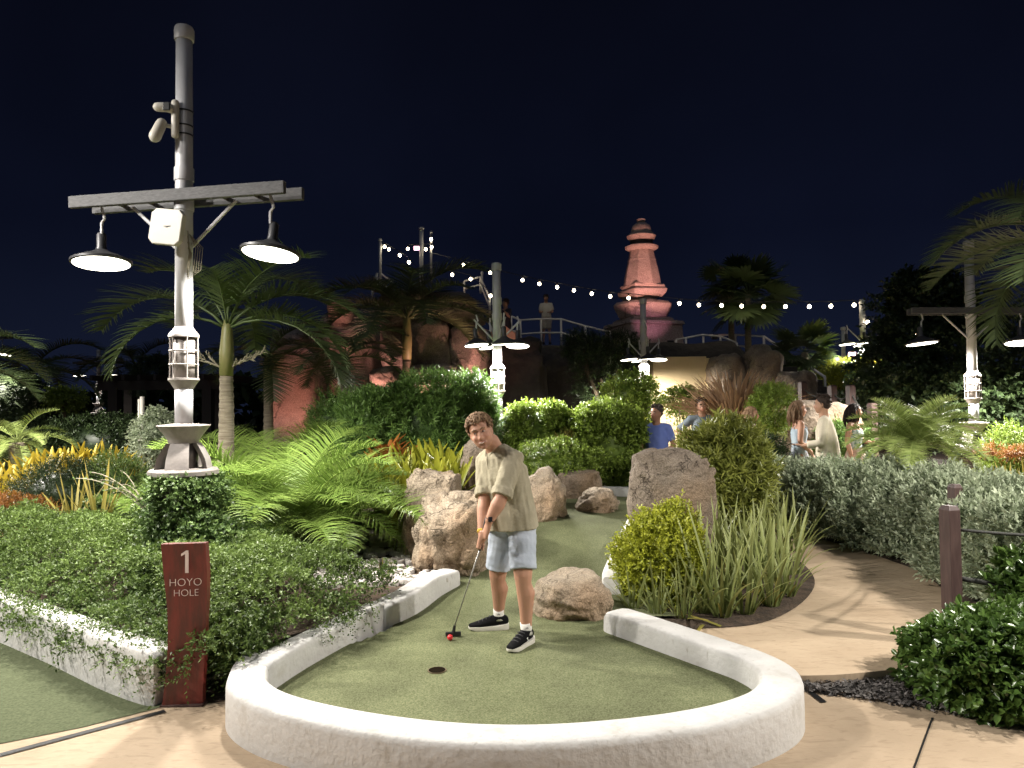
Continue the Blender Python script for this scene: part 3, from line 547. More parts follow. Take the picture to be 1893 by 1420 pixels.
rk(1067, 1148, 906, 952, 8.85, .22, 'granite', 17, 'small saddle shaped boulder sitting on the green ramp', boxy=.9, amp=.2)
rk(1170, 1322, 833, 1000, 7.7, .30, 'greyrock', 4, 'tall cracked standing stone beside the lime bush and blades', boxy=.5, amp=.12, crack=.03, strata=.03)
rk(986, 1131, 1059, 1150, 6.05, .34, 'granite', 25, 'rounded foreground boulder on the green beside the golfer\'s legs', boxy=.9, amp=.12)
rk(1052, 1100, 838, 858, 10.6, .3, 'granite', 31, 'small pale rock among the low bushes behind the ramp', boxy=.8)
rk(1820, 1890, 915, 935, 8.3, .3, 'granite', 33, 'pale flat rock right of the fence posts', boxy=.8)
rk(1440, 1580, 745, 840, 13.6, .5, 'greyrock', 35, 'wide dark rock behind the group of three people', boxy=.6)

# white crazy-paving stones between ground cover and boulders
for i in range(430):
    u, v = random.random(), random.random(); px = 560 + 240 * u + 25 * v; py = 985 + 95 * v - 10 * u
    if py > 1088 - (px - 640) * .22 + 25 or px > 835 - (py - 1000) * .1: continue
    p = G(px, py, .27); k = random.randint(5, 7); a0 = random.random() * 6; r = random.uniform(.028, .058); V = []
    an = [a0 + 6.283 * (j + random.uniform(-.25, .25)) / k for j in range(k)]; rr = [r * random.uniform(.75, 1.15) for _ in range(k)]
    for z, s in ((-.03, 1.0), (.004, 1.0), (.012, .82)): V += [(rr[j] * s * math.cos(an[j]), rr[j] * s * .75 * math.sin(an[j]), z) for j in range(k)]
    F = [(q * k + j, q * k + (j + 1) % k, (q + 1) * k + (j + 1) % k, (q + 1) * k + j) for q in range(2) for j in range(k)] + [tuple(2 * k + j for j in range(k))]
    me = bpy.data.meshes.new('stone'); me.from_pydata(V, [], F); finish(me, M['whitestone'], False)
    link('stone', me, bpy.data.objects['left_bed'], (p.x, p.y, .255 + random.uniform(-.006, .008)), (random.uniform(-.12, .12), random.uniform(-.12, .12), 0))

# ------------------------------------------------------------------ lamp posts
def lamp_post(loc, label, rot=0.0, zl=3.12, zf=1.66, ztop=5.15, zg=0.0, arms=(0.0,), power=120, sc=1.0, pedestal='bronze', group='lamp posts', lamp_tilt=R(7), reach=.82, beam=True, lampr=.238, extras=False, cone=R(80)):
    x, y = loc; t = thing('lamp_post', label, 'lamp post', (x, y, zg), 0.0, group); O = Vector((x, y, 0)); Rz = Matrix.Rotation(rot, 3, 'Z')
    zb = zf - .40
    lan0, lan1 = zf + .36, zf + .78; pr = .074 * sc
    MB().lathe([(pr, zf), (pr, lan0 + .02)], 20, O).build('lower_pole', M['steel'], t, smooth=True)
    MB().lathe([(pr, lan1 - .02), (pr * .98, zl + .75), (pr * .92, ztop)], 20, O).build('pole', M['steel'], t, smooth=True)
    MB().lathe([(pr * 1.08, ztop - .1), (pr * 1.12, ztop - .09), (pr * 1.12, ztop), (pr * 1.0, ztop + .02), (pr * .5, ztop + .03)], 20, O).build('pole_cap', M['steel'], t, smooth=True, auto=30)
    for z in (zl + .42, zl + .68): MB().lathe([(pr * 1.1, z), (pr * 1.12, z + .005), (pr * 1.12, z + .11), (pr * 1.1, z + .115)], 20, O).build('collar', M['steel'], t, smooth=True, auto=30)
    # lantern cage
    ln = MB(); ln.lathe([(pr, lan1 + .08), (pr * 1.25, lan1 + .05), (pr * 1.65, lan1 + .015), (pr * 1.7, lan1), (pr * 1.7, lan1 - .012)], 24, O); lo = ln.build('lantern_top', M['castiron'], t, smooth=True, auto=35)
    MB().lathe([(pr * 1.25, lan0 + .05), (pr * 1.25, lan1 - .01)], 20, O).build('lantern_core', M['castiron'], t, smooth=True)
    MB().lathe([(pr * 1.05, lan0 - .04), (pr * 1.5, lan0 + .015), (pr * 1.72, lan0 + .035), (pr * 1.72, lan0 + .052), (pr * 1.2, lan0 + .055)], 24, O).build('lantern_bottom', M['castiron'], t, smooth=True, auto=35)
    for k in range(6):
        a = rot + k * math.pi / 3 + .3; q = O + Vector((math.cos(a), math.sin(a), 0)) * pr * 1.56; MB().tube([q + Vector((0, 0, lan0 + .05)), q + Vector((0, 0, lan1))], .0075, 6).build('cage_bar', M['castiron'], t)
    for z in (lan0 + .17, lan0 + .29):
        MB().tube([O + Vector((pr * 1.56 * math.cos(k * math.pi / 12), pr * 1.56 * math.sin(k * math.pi / 12), z)) for k in range(25)], .008, 5).build('cage_ring', M['castiron'], t, smooth=True)
    # bell base
    MB().lathe([(pr * 1.02, zf + .02), (.215 * sc, zf + .006), (.22 * sc, zf), (.20 * sc, zf - .02), (.145 * sc, zf - .095), (.13 * sc, zf - .12), (.125 * sc, zf - .14), (.12 * sc, zf - .15)], 28, O).build('upper_flange', M['castiron'], t, smooth=True, auto=40)
    MB().lathe([(.11 * sc, zf - .14), (.115 * sc, zb + .03)], 20, O).build('inner_column', M['bronze'], t, smooth=True)
    for k in range(4):                                        # four curved fins round the bell
        a = rot + R(20) + k * math.pi / 2; dv = Vector((math.cos(a), math.sin(a), 0)); sv = Vector((-dv.y, dv.x, 0)); V = []; prof = [(.125, zf - .15), (.155, zf - .20), (.195, zf - .28), (.215, zb + .03)]
        for r, z in prof: V += [O + dv * r * sc + sv * .075 * sc * (1 + (r - .12) * 3) + Vector((0, 0, z)), O + dv * r * sc - sv * .075 * sc * (1 + (r - .12) * 3) + Vector((0, 0, z)), O + dv * (r - .045) * sc - sv * .06 * sc + Vector((0, 0, z)), O + dv * (r - .045) * sc + sv * .06 * sc + Vector((0, 0, z))]
        F = [(i * 4 + j, i * 4 + (j + 1) % 4, i * 4 + 4 + (j + 1) % 4, i * 4 + 4 + j) for i in range(3) for j in range(4)] + [(0, 3, 2, 1), (12, 13, 14, 15)]
        MB().add(V, F).build('fin', M['castiron'], t, smooth=True, auto=40)
    MB().lathe([(.10 * sc, zb + .035), (.27 * sc, zb + .03), (.285 * sc, zb + .015), (.285 * sc, zb - .02), (.25 * sc, zb - .035)], 28, O).build('lower_flange', M['castiron'], t, smooth=True, auto=40)
    if pedestal:
        MB().lathe([(.24 * sc, zg - .05), (.24 * sc, zg + .12), (.205 * sc, zg + .16), (.195 * sc, zb - .22), (.22 * sc, zb - .20), (.22 * sc, zb - .16), (.195 * sc, zb - .14), (.205 * sc, zb - .034)], 24, O).build('pedestal', M[pedestal], t, smooth=True, auto=35)
    lights = []
    for ar in arms:
        a = rot + ar; dv = Vector((math.cos(a), math.sin(a), 0)); sv = Vector((-dv.y, dv.x, 0)); zbm = zl + .53; mr3 = Matrix.Rotation(a, 3, 'Z')
        if beam:
            for k, off in ((0, -.105), (1, .105)): MB().box(O + sv * off + dv * (.04 if k else -.02) + Vector((0, 0, zbm)), (2 * reach + .42, .05, .105), mr3).build('beam', M['beam'], t, bevel=.006)
            for u in (-.55, .55, -.3, .3): MB().lathe([(.02, -.125), (.02, .125)], 8, O + dv * u * 1.2 + Vector((0, 0, zbm)), m=mr3 @ Matrix.Rotation(R(90), 3, 'X')).build('bolt', M['bronze'], t)
        for s in (-1, 1):
            MB().tube([O + dv * s * .08 + Vector((0, 0, zl + .10)), O + dv * s * (.5 if beam else .4) + Vector((0, 0, zbm - .05 if beam else zl + .42))], .016, 6).build('brace', M['steel'], t)
            c = O + dv * s * reach + Vector((0, 0, zl)); tl = Matrix.Rotation(a, 3, 'Z') @ Matrix.Rotation(-lamp_tilt * (1 if s > 0 else .6), 3, 'X') @ Matrix.Rotation(R(4) * s, 3, 'Y')
            hood = MB().lathe([(lampr + .004, -.006), (lampr + .012, .0), (lampr + .012, .02), (lampr * .9, .035), (lampr * .66, .065), (lampr * .38, .09), (lampr * .2, .12), (.04, .15), (.04, .26), (.025, .28)], 28, c, m=tl).build('lamp_hood', M['hood'], t, smooth=True, auto=40)
            MB().lathe([(lampr - .005, -.004), (lampr - .012, -.012), (lampr * .5, -.02), (.01, -.022)], 28, c, m=tl).build('lens', M['lens'], hood, smooth=True)
            MB().tube([c + Vector((0, 0, .26)), c + Vector((0, 0, .36)), c + dv * .03 + Vector((0, 0, .40)), c + Vector((0, 0, .50))], .014, 6).build('hanger', M['steel'], t)
            if power:
                ld = bpy.data.lights.new('lamp_light', 'SPOT'); ld.spot_size = R(168); ld.spot_blend = .45; ld.shadow_soft_size = .10; ld.energy = power * 5.2; ld.color = (1, .945, .86)
                lo_ = bpy.data.objects.new('lamp_light', ld); COL.objects.link(lo_); lo_.parent = t; lo_.matrix_local = Matrix.Translation(c - org(t) + tl @ Vector((0, 0, -.085))) @ tl.to_4x4()
    return t
LP = P(340, 620, 6.3)
main_post = lamp_post((LP.x, LP.y), 'tall grey twin lamp post nearest the camera, on ivy pedestal at left', rot=R(-10.5), zg=.22, power=105, pedestal='bronze')
t = main_post; O = Vector((LP.x, LP.y, 0))
# white flat antenna, camera unit and cable loops on the near post
c = P(309, 420, 6.1); V = []; w = .152
for yy in (-.025, .03): V += [Vector((sx_ * w * a, yy, sz_ * w * b)) for sx_, sz_, a, b in ((1, 1, .72, 1), (1, 1, 1, .74), (1, -1, 1, .74), (1, -1, .72, 1), (-1, -1, .72, 1), (-1, -1, 1, .74), (-1, 1, 1, .74), (-1, 1, .72, 1))]
mm = Matrix.Rotation(R(8), 3, 'Y') @ Matrix.Rotation(R(-12), 3, 'Z')
an = thing('antenna_panel', 'off white octagonal panel antenna strapped to the near lamp post', 'antenna', c)
MB().add([c + mm @ v for v in V], [tuple(range(8))[::-1], tuple(range(8, 16))] + [(k, (k + 1) % 8, 8 + (k + 1) % 8, 8 + k) for k in range(8)]).build('panel', M['offwhite'], an, bevel=.008)
MB().box(c + Vector((.01, -.033, .0)), (.05, .004, .006)).box(c + Vector((.045, -.033, 0)), (.012, .004, .014)).build('logo_mark', mat('grey_print', (.16, .16, .17), .6), an)
MB().tube([c + Vector((.02, .03, -.02)), O + Vector((-.06, -.02, c.z - .02))], .02, 6).build('bracket', M['steel'], an)
c = P(325, 220, 6.2); cu = thing('security_camera', 'white twin head security camera clamped high on the near lamp post', 'camera', c)
MB().tube([c + Vector((-.005, 0, -.14)), c + Vector((-.005, 0, .14))], [(.035, .03), (.035, .03)], 8, rnd=1).build('mount', M['offwhite'], cu, smooth=True)
h1 = MB().tube([c + Vector((-.03, -.02, .07)), c + Vector((-.06, -.03, .09)), c + Vector((-.13, -.05, .085))], [.03, .042, .04], 12, rnd=1).build('camera_head', M['offwhite'], cu, smooth=True)
MB().box(c + Vector((-.05, -.065, .085)), (.06, .02, .07)).build('visor', M['black'], h1, bevel=.006)
MB().tube([c + Vector((-.02, 0, -.07)), c + Vector((-.1, -.02, -.06)), c + Vector((-.12, -.02, -.09))], .018, 8).build('arm', M['offwhite'], cu, smooth=True)
MB().tube([c + Vector((-.11, -.03, -.05)), c + Vector((-.155, -.05, -.17))], [.045, .05], 12, rnd=1).build('camera_head', M['offwhite'], cu, smooth=True)
for z in (-.11, -.03, .1): MB().lathe([(.076, -.006), (.078, .006)], 20, O + Vector((0, 0, c.z + z))).build('strap', M['black'], cu)
cb = thing('hanging_cables', 'loose thin cables hanging in loops on the near lamp post', 'cables', O + Vector((.08, -.05, 3.1)))
for k in range(4):
    r = .04 + .02 * k; MB().tube([O + Vector((.06, -.06, 3.35 - .05 * k)), O + Vector((.06 + r * .4, -.07, 3.15)), O + Vector((.05 + r * .2, -.08, 2.98 - .02 * k)), O + Vector((.08 + r, -.08, 3.0)), O + Vector((.09 + r, -.06, 3.2)), O + Vector((.07, -.05, 3.32))], .0035, 5).build('cable', M['palestem'], cb, smooth=True)
q = P(1798, 700, 12.0); lamp_post((q.x, q.y), 'twin lamp post at right, on dark round pedestal beside the palm', rot=R(4), zl=2.74, zf=1.42, ztop=4.42, zg=.1, power=215, reach=.86)
q = P(920, 700, 12.0); lamp_post((q.x, q.y), 'four lamp post behind the golfer\'s head', rot=R(20), zl=2.80, zf=1.64, ztop=4.15, zg=.3, arms=(0, R(90)), power=120, reach=.36, beam=False, lampr=.2)
q = P(1191, 700, 17.0); lamp_post((q.x, q.y), 'bell shaded lamp post in front of the tower', rot=R(15), zl=2.84, zf=1.9, ztop=4.25, zg=.2, arms=(0, R(80)), power=60, reach=.38, beam=False, lampr=.2)
q = P(1596, 650, 19.0); lamp_post((q.x, q.y), 'far lamp post by the stairs with pale trailing tree', rot=R(0), zl=3.3, zf=2.3, ztop=4.45, zg=.6, arms=(0, R(70)), power=170, reach=.42, beam=False, lampr=.2)
q = P(182, 700, 30.0); lamp_post((q.x, q.y), 'small far lamp post at left before the pergola', rot=R(3), zl=3.25, zf=2.1, ztop=4.3, zg=.6, power=60, reach=.75)
q = P(-28, 652, 22.0); lamp_post((q.x, q.y), 'lamp post just beyond the left edge with one lit lamp showing', rot=R(0), zl=3.55, zf=1.8, ztop=4.6, zg=.2, power=80, reach=.52)
lamp_post((-8.7, 10.4), 'lamp post left of the yellow bromeliads outside the picture', rot=R(90), zl=3.1, zf=1.6, ztop=5, zg=0, power=150)
lamp_post((-7.0, 3.5), 'taller lamp post standing left of the camera outside the picture', rot=R(80), zl=5.7, zf=1.7, ztop=7.2, zg=0, power=330)
lamp_post((6.1, 3.2), 'taller lamp post standing right of the camera outside the picture', rot=R(70), zl=4.8, zf=1.7, ztop=6.6, zg=0, power=270)

# ------------------------------------------------------------------ hole sign
b0 = G(340, 1303); sg = thing('hole_sign', 'curved mahogany sign post reading 1 HOYO HOLE beside the kerb wall', 'sign', b0); V = []; K = 16; H = .985
for i in range(K + 1):
    u = i / K; z = H * u; w = .112 + .010 * math.cos(u * 5.2) - .008 * math.sin(u * 3); cx = .012 * math.sin(u * 3.1) + .014 * u; w = .118 - .014 * math.sin(min(1, u * 1.25) * math.pi) + .012 * u; yy = .03 * math.sin(u * math.pi) - .02 * u
    for sx_, sy in ((-1, -1), (1, -1), (1, 1), (-1, 1)): V.append(b0 + Vector((cx + sx_ * w, yy + sy * .024 + sx_ * .012, z)))
F = [(i * 4 + j, i * 4 + (j + 1) % 4, i * 4 + 4 + (j + 1) % 4, i * 4 + 4 + j) for i in range(K) for j in range(4)] + [(0, 3, 2, 1), (K * 4, K * 4 + 1, K * 4 + 2, K * 4 + 3)]
MB().add(V, F).build('board', M['wood_red'], sg, smooth=True, auto=40)
MB().box(b0 + Vector((0, 0, .006)), (.26, .08, .014)).build('foot_plate', M['post'], sg, bevel=.003)
def text(body, size, pos, parent, m, name='lettering', rot=(R(90), 0, 0), ext=.0015, sx_=1.0, off=0.0):
    cu_ = bpy.data.curves.new(name, 'FONT'); cu_.body = body; cu_.size = size; cu_.align_x = 'CENTER'; cu_.align_y = 'CENTER'; cu_.extrude = ext; cu_.offset = off; cu_.materials.append(m)
    tmp = bpy.data.objects.new('tmp', cu_); COL.objects.link(tmp); me_ = bpy.data.meshes.new_from_object(tmp.evaluated_get(bpy.context.evaluated_depsgraph_get())); bpy.data.objects.remove(tmp); me_.materials.clear(); me_.materials.append(m)
    o = bpy.data.objects.new(name, me_); COL.objects.link(o); o.parent = parent; o.location = Vector(pos) - org(parent); o.rotation_euler = rot; o.scale = (sx_, 1, 1); return o
nrm = R(6)
c1 = b0 + Vector((.020, -.039, .875)); MB().add([c1 + Vector(v) for z_ in (0, .004) for v in ((.004, z_, -.068), (.024, z_, -.068), (.024, z_, .068), (.010, z_, .068), (-.020, z_, .048), (-.020, z_, .034), (.004, z_, .046))], [(0, 1, 2, 6), (6, 2, 3), (6, 3, 4, 5), (7, 13, 9, 8), (13, 10, 9), (13, 12, 11, 10)]).build('lettering', M['letters'], sg)
text('HOYO', .066, b0 + Vector((.019, -.0225, .745)), sg, M['letters'], rot=(R(90), 0, nrm), off=-.0016)
text('HOLE', .060, b0 + Vector((.020, -.017, .680)), sg, M['letters'], rot=(R(90), 0, nrm), off=-.0016)

# ------------------------------------------------------------------ fence posts and ropes at right
def fpost(c, h, w, label, diag=False):
    t = thing('fence_post', label, 'fence post', c, group='brown rope fence posts')
    V = [Vector((sx_ * w / 2, sy * w / 2, z)) for z in (-.05, h - .03) for sx_, sy in ((-1, -1), (1, -1), (1, 1), (-1, 1))] + [Vector((sx_ * w / 2 * .72, sy * w / 2 * .72, h)) for sx_, sy in ((-1, -1), (1, -1), (1, 1), (-1, 1))]
    m = Matrix.Rotation(R(14), 3, 'Z')
    MB().add([c + m @ v for v in V], [(i * 4 + j, i * 4 + (j + 1) % 4, i * 4 + 4 + (j + 1) % 4, i * 4 + 4 + j) for i in range(2) for j in range(4)] + [(8, 9, 10, 11)]).build('shaft', M['post'], t, bevel=.004)
    return t
pa = G(1762, 1178, .12); fpost(pa, .93, .095, 'near brown square fence post carrying two dark ropes'); pb = P(1768, 1000, 6.5); pb.z = .12
fpost(pb, .93, .085, 'second brown fence post rising behind the near one')
pc = P(1802, 960, 7.6); pc.z = .12; fpost(pc, .72, .07, 'short dark fence post in the silver hedge')
def rope(a, b, sag, r, label, n=14):
    pts = [Vector(a).lerp(Vector(b), i / n) - Vector((0, 0, sag * 4 * (i / n) * (1 - i / n))) for i in range(n + 1)]
    t = tag(MB().tube(pts, r, 8).build('rope', M['rope'], None, smooth=True), label, 'rope', 'fence ropes'); return t
rope(pa + Vector((.03, 0, .76)), pa + Vector((1.6, -.35, .74)), .03, .011, 'thin upper rope running right from the near fence post')
rope(pa + Vector((.03, 0, .42)), pa + Vector((1.6, -.35, .38)), .06, .018, 'thick lower rope running right from the near fence post')
rope(pb + Vector((.0, -.04, .80)), pa + Vector((.02, .05, .92)), .10, .012, 'short pale rope between the two brown fence posts')

# ------------------------------------------------------------------ near planting
# creeping ground cover of the left bed
def bed_h(x, y):
    dl = (x + 1.98) * .571 + (y - 4.42) * .82                  # from the left wall (its line runs up-left)
    dl = ((y - 4.42) * (-.82) - (x + 1.98) * .571) * -1
    dr = -((x + 1.36) * .894 - (y - 4.72) * .447) 
    dr = -.835 * (x + 1.5) + .55 * (y - 4.8)
    d = np.minimum(np.maximum(dl, -.1), np.maximum(dr, -.1)); h = .30 + .30 * np.clip((d + .05) / .7, 0, 1) ** .7
    return h, dl, dr
n = 15500; X = rng.uniform(-6.6, -.45, n * 3); Y = rng.uniform(4.4, 9.3, n * 3); h, dl, dr = bed_h(X, Y)
back = 8.6 + (X + 3) * -.15; ok = (dl > -.14) & (dr > np.where(Y < 5.45, -.01, .05)) & (Y < np.where(X > -2.2, 6.6 - (X + 2.2) * .15, 8.4)) 
ok &= ~((X > -1.85 + (Y - 6.1) * -.3) & (Y > 6.05));  ok &= ~((Y > 5.6) & (dr < .2)); X, Y, h, dl, dr = X[ok][:n], Y[ok][:n], h[ok][:n], dl[ok][:n], dr[ok][:n]
nzv = lump(np.stack([X, Y, X * 0], 1), 5, f=2.2); nz2 = lump(np.stack([X, Y, X * 0], 1), 15, f=7)
Z = h + .03 + .10 * nzv + .075 * nz2 - .08 * rng.uniform(0, 1, len(X)) ** 2
Z = np.where((dl < .05) | (dr < .03), Z - rng.uniform(0, .12, len(X)), Z); Z = np.where(dr < .22, np.minimum(Z, .33 + .5 * np.maximum(dr, 0) + .03 * nz2), Z)
Dd = unit(rng.normal(size=(len(X), 3)) * .55 + np.array([0, -.25, .8])); 
t = thing('ground_cover', 'mat of small leaved green ground cover filling the left bed', 'ground cover', (-2.5, 6, .25)); t['kind'] = 'stuff'
cb_ = np.clip(.45 + .3 * nzv + .2 * nz2 + rng.uniform(-.25, .25, len(X)), 0, 1)
me = fol_mesh('foliage', np.stack([X, Y, Z], 1) - np.array([-2.5, 6, .25]), Dd, 'cover', L['cover'], cbase=cb_, cvar=.3); tag(link('foliage', me, t), kind='stuff')
# runners trailing over the white walls
def runners(a, b, nrun, out, ln, seed):
    pts = []; dirs = []
    for i in range(nrun):
        u = random.random(); p = a.lerp(b, u); L_ = ln * random.uniform(.25, 1.0) ; k = int(L_ / .022) + 2; wob = random.uniform(-.06, .06)
        for j in range(k):
            s = j / k; pts.append(p + out * (.02 + .05 * math.sin(min(1, s * 2) * 1.57) + random.uniform(-.01, .01)) + Vector((wob * s + random.uniform(-.008, .008), 0, .06 - L_ * s))); dirs.append((random.gauss(0, 1), random.gauss(0, 1), -.4))
    return np.array([tuple(p) for p in pts]), unit(np.array(dirs))
A = [runners(Vector((-2.38, 4.62, .33)), Vector((-4.6, 6.15, .35)), 120, Vector((-.5, -.82, 0)), .26, 1), runners(Vector((-1.46, 4.90, .30)), Vector((-1.1, 5.45, .30)), 26, Vector((1.6, -.9, 0)), .2, 2), runners(Vector((-1.86, 4.66, .36)), Vector((-1.66, 4.72, .36)), 40, Vector((0.1, -.5, 0)), .34, 3)]
Pt = np.concatenate([q[0] for q in A]); Dr = np.concatenate([q[1] for q in A]); k = len(Pt)
Vv, Ff, qn = leaves(Pt - np.array([-2.5, 6, .25]), Dr, rdir(k), rng.uniform(.012, .024, k), rng.uniform(.008, .014, k)); tag(link('runners', np_mesh('runners', Vv, Ff, L['cover'], np.repeat(rng.uniform(0, .7, k), 4)), t), kind='stuff')
# dense corner mass falling beside the sign
Q = np.stack([rng.uniform(-2.1, -1.38, 2600), rng.uniform(4.38, 4.95, 2600), rng.uniform(.12, .5, 2600)], 1); Q = Q[(Q[:, 1] > 4.60 + np.abs(Q[:, 0] + 1.8) * .15) & (Q[:, 0] < -1.62) & ((Q[:, 1] > 4.72) | (Q[:, 0] > -1.84))]
tag(link('corner_foliage', fol_mesh('corner_foliage', Q - np.array([-2.5, 6, .25]), unit(rng.normal(size=Q.shape) * .5 + np.array([0, -.6, .2])), 'cover', L['cover'], cbase=rng.uniform(0, .6, len(Q))), t), kind='stuff')
# ivy on the lamp pedestal
c = Vector((LP.x + .02, LP.y, .72)); iv = thing('climbing_vine', 'dense dark climbing vine wrapped round the near lamp pedestal', 'vine', (c.x, c.y, .25)); n = 3400
a = rng.uniform(0, 6.28, n); z = rng.uniform(.3, 1.24, n); rr = .205 + .075 * lump(np.stack([np.cos(a), np.sin(a), z * 2], 1), 3, f=2.5) + .07 * rng.uniform(-1, .8, n) + .16 * np.clip(.75 - z, 0, .4)
Q = np.stack([c.x + np.cos(a) * rr * (1.28 - .35 * z), c.y + np.sin(a) * rr * (1.28 - .35 * z), z], 1)
Dn = unit(np.stack([np.cos(a), np.sin(a), a * 0 + .2], 1) + rng.normal(size=(n, 3)) * .45); tag(link('foliage', fol_mesh('foliage', Q - np.array([c.x, c.y, .25]), Dn, 'ivy', L['ivy'], cbase=np.clip(rng.uniform(0, .7, n) + (z > 1.1) * .2, 0, 1)), iv), kind='stuff')
MB().tube([c + Vector((0, 0, -.5)), c + Vector((0, 0, .48))], [.2, .2], 12).build('stems', M['twig'], iv)
n2 = 900; Q2 = np.stack([c.x + .30 + rng.normal(size=n2) * .17, c.y - .05 + rng.normal(size=n2) * .2, .42 + np.abs(rng.normal(size=n2)) * .16], 1); Q2[:, 2] += .15 * np.clip(1 - np.abs(Q2[:, 0] - c.x - .25) / .4, 0, 1)
tag(link('trailing_foliage', fol_mesh('trailing_foliage', Q2 - np.array([c.x, c.y, .25]), unit(rng.normal(size=(n2, 3)) * .6 + np.array([.3, -.3, .6])), 'ivy', L['ivy'], 1.1), iv), kind='stuff')
for k in range(7):                                            # loose tendrils arching off to the left
    p = c + Vector((-.3, -.1, .2 + .1 * k % 3 * .1)); e_ = p + Vector((-random.uniform(.25, .6), random.uniform(-.1, .5), random.uniform(.1, .35))); m_ = p.lerp(e_, .5) + Vector((0, 0, .15))
    tp = [p.lerp(m_, u).lerp(m_.lerp(e_, u), u) for u in np.linspace(0, 1, 9)]; o = MB().tube(tp, .004, 4).build('tendril', M['palestem'], iv)
    Pq = np.array([tuple(q) for q in tp for _ in range(3)]); Vv, Ff, _ = leaves(Pq - np.array([c.x, c.y, .25]), rdir(len(Pq)), rdir(len(Pq)), rng.uniform(.02, .035, len(Pq)), rng.uniform(.014, .02, len(Pq))); link('tendril_leaves', np_mesh('tendril_leaves', Vv, Ff, L['ivy'], np.repeat(rng.uniform(.3, 1, len(Pq)), 4)), o)

# lime bush and long blades on the island
c, w, h_ = fit(1150, 1288, 965, 1122, 6.45); shrub('lime_bush', 'round lime yellow bush between the white wall and the long blades', 'bush', c, (w, w * .85, h_), 'lime', L['lime'], 2100, lumps=.12, seed=4, zmin=.08, up=.8)
c, w, h_ = fit(1205, 1285, 945, 1050, 6.6); shrub('lime_bush', 'upright feathery top growing out behind the lime bush', 'bush', c, (w, w * .7, h_), 'lime', L['lime'], 480, lumps=.2, seed=14, zmin=.08, up=1.6)
BL = [blade_mesh('blade', .76, .044, .03, .22, L['aloe'], .2, .7), blade_mesh('blade', .70, .048, .12, .4, L['aloe'], .1, .8), blade_mesh('blade', .62, .044, .22, .6, L['aloe'], .3, .6), blade_mesh('blade', .52, .042, .38, .9, L['aloe'], .2, .9), blade_mesh('blade', .36, .03, .6, .5, L['agave'], .2, .6)]
sp = [(1215, 1135), (1262, 1140), (1300, 1130), (1335, 1138), (1378, 1132), (1425, 1118), (1455, 1100), (1300, 1085), (1340, 1090), (1385, 1085), (1425, 1075), (1462, 1060), (1310, 1045), (1355, 1045), (1400, 1040), (1440, 1030), (1475, 1020), (1170, 1125), (1330, 1010), (1375, 1005), (1415, 1000), (1290, 1005), (1455, 990)]
rw_ = rows(sp, (1098, 1058, 1015))
for i, (px, py) in enumerate(sp):
    p = G(px, py, .08); rosette('blade_plant', 'clump of long upright blades on the island, %s from the left in its %s row' % (rw_[i][1], ['front', 'middle', 'third', 'back'][rw_[i][0]]), 'blade plant', p, BL, 19, sc=(.62 if py > 1120 and px < 1290 else random.uniform(.85, 1.12)), group='long bladed plants on the island', part='blade', spread=.06)
for px, py, lb in ((1300, 1152, 'middle'), (1340, 1158, 'right'), (1270, 1140, 'left')):
    p = G(px, py, .09); rosette('blade_plant', 'dry yellowed blade lying by the white wall end, %s of three' % lb, 'blade plant', p, [blade_mesh('blade', .42, .05, 1.35, .15, L['agave'], .3, .7)], 1, group='fallen dry blades', part='blade')
# silver hedge running towards the camera
hp = smooth_path([(3.75, 10.6, 0), (4.15, 9.6, 0), (4.55, 8.5, 0), (4.65, 7.4, 0), (4.45, 6.4, 0), (4.35, 5.4, 0), (4.5, 4.6, 0)], 12); K = len(hp)
t = thing('silver_hedge', 'silvery green hedge curving along the right side of the path', 'hedge', (4.3, 7.5, .13)); n = 10500
u = rng.uniform(0, 1, n) * (K - 1.001); ki = u.astype(int); fr = u - ki; HP = np.array([tuple(p) for p in hp]); C0 = HP[ki] * (1 - fr)[:, None] + HP[ki + 1] * fr[:, None]; T = unit(HP[ki + 1] - HP[ki]); S = np.stack([T[:, 1], -T[:, 0], T[:, 2] * 0], 1)
a = rng.uniform(-.15, math.pi + .15, n); ca = np.sign(np.cos(a)) * np.abs(np.cos(a)) ** .6; sa = np.maximum(np.sin(a), -.1); sa = np.sign(sa) * np.abs(sa) ** .6
dep = 1 - .3 * rng.uniform(0, 1, n) ** 2; lp = 1 + .10 * lump(np.stack([C0[:, 0], C0[:, 1], a], 1), 8, f=2.5) + .06 * lump(np.stack([C0[:, 0], C0[:, 1], a], 1), 18, f=8)
Q = C0 - S * (ca * .58 * dep * lp)[:, None] * -1; Q[:, 2] = .16 + np.maximum(sa, 0) * .74 * dep * lp
Nn = unit(S * ca[:, None] + np.array([0, 0, 1]) * sa[:, None] * 1.3); dd = unit(Nn * .8 + np.array([0, 0, .7]) + rng.normal(size=Nn.shape) * .3)
tag(link('foliage', fol_mesh('foliage', Q - np.array([4.3, 7.5, .13]), dd, 'silver', L['silver']), t), kind='stuff')
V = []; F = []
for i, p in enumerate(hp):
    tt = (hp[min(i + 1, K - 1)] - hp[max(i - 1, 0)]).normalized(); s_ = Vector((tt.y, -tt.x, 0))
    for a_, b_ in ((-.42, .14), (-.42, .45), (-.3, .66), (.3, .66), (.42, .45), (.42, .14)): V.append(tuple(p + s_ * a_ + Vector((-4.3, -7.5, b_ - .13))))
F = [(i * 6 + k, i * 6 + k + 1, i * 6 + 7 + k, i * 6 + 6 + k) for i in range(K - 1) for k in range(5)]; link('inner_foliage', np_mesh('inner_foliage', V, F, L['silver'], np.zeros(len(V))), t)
mb = MB()
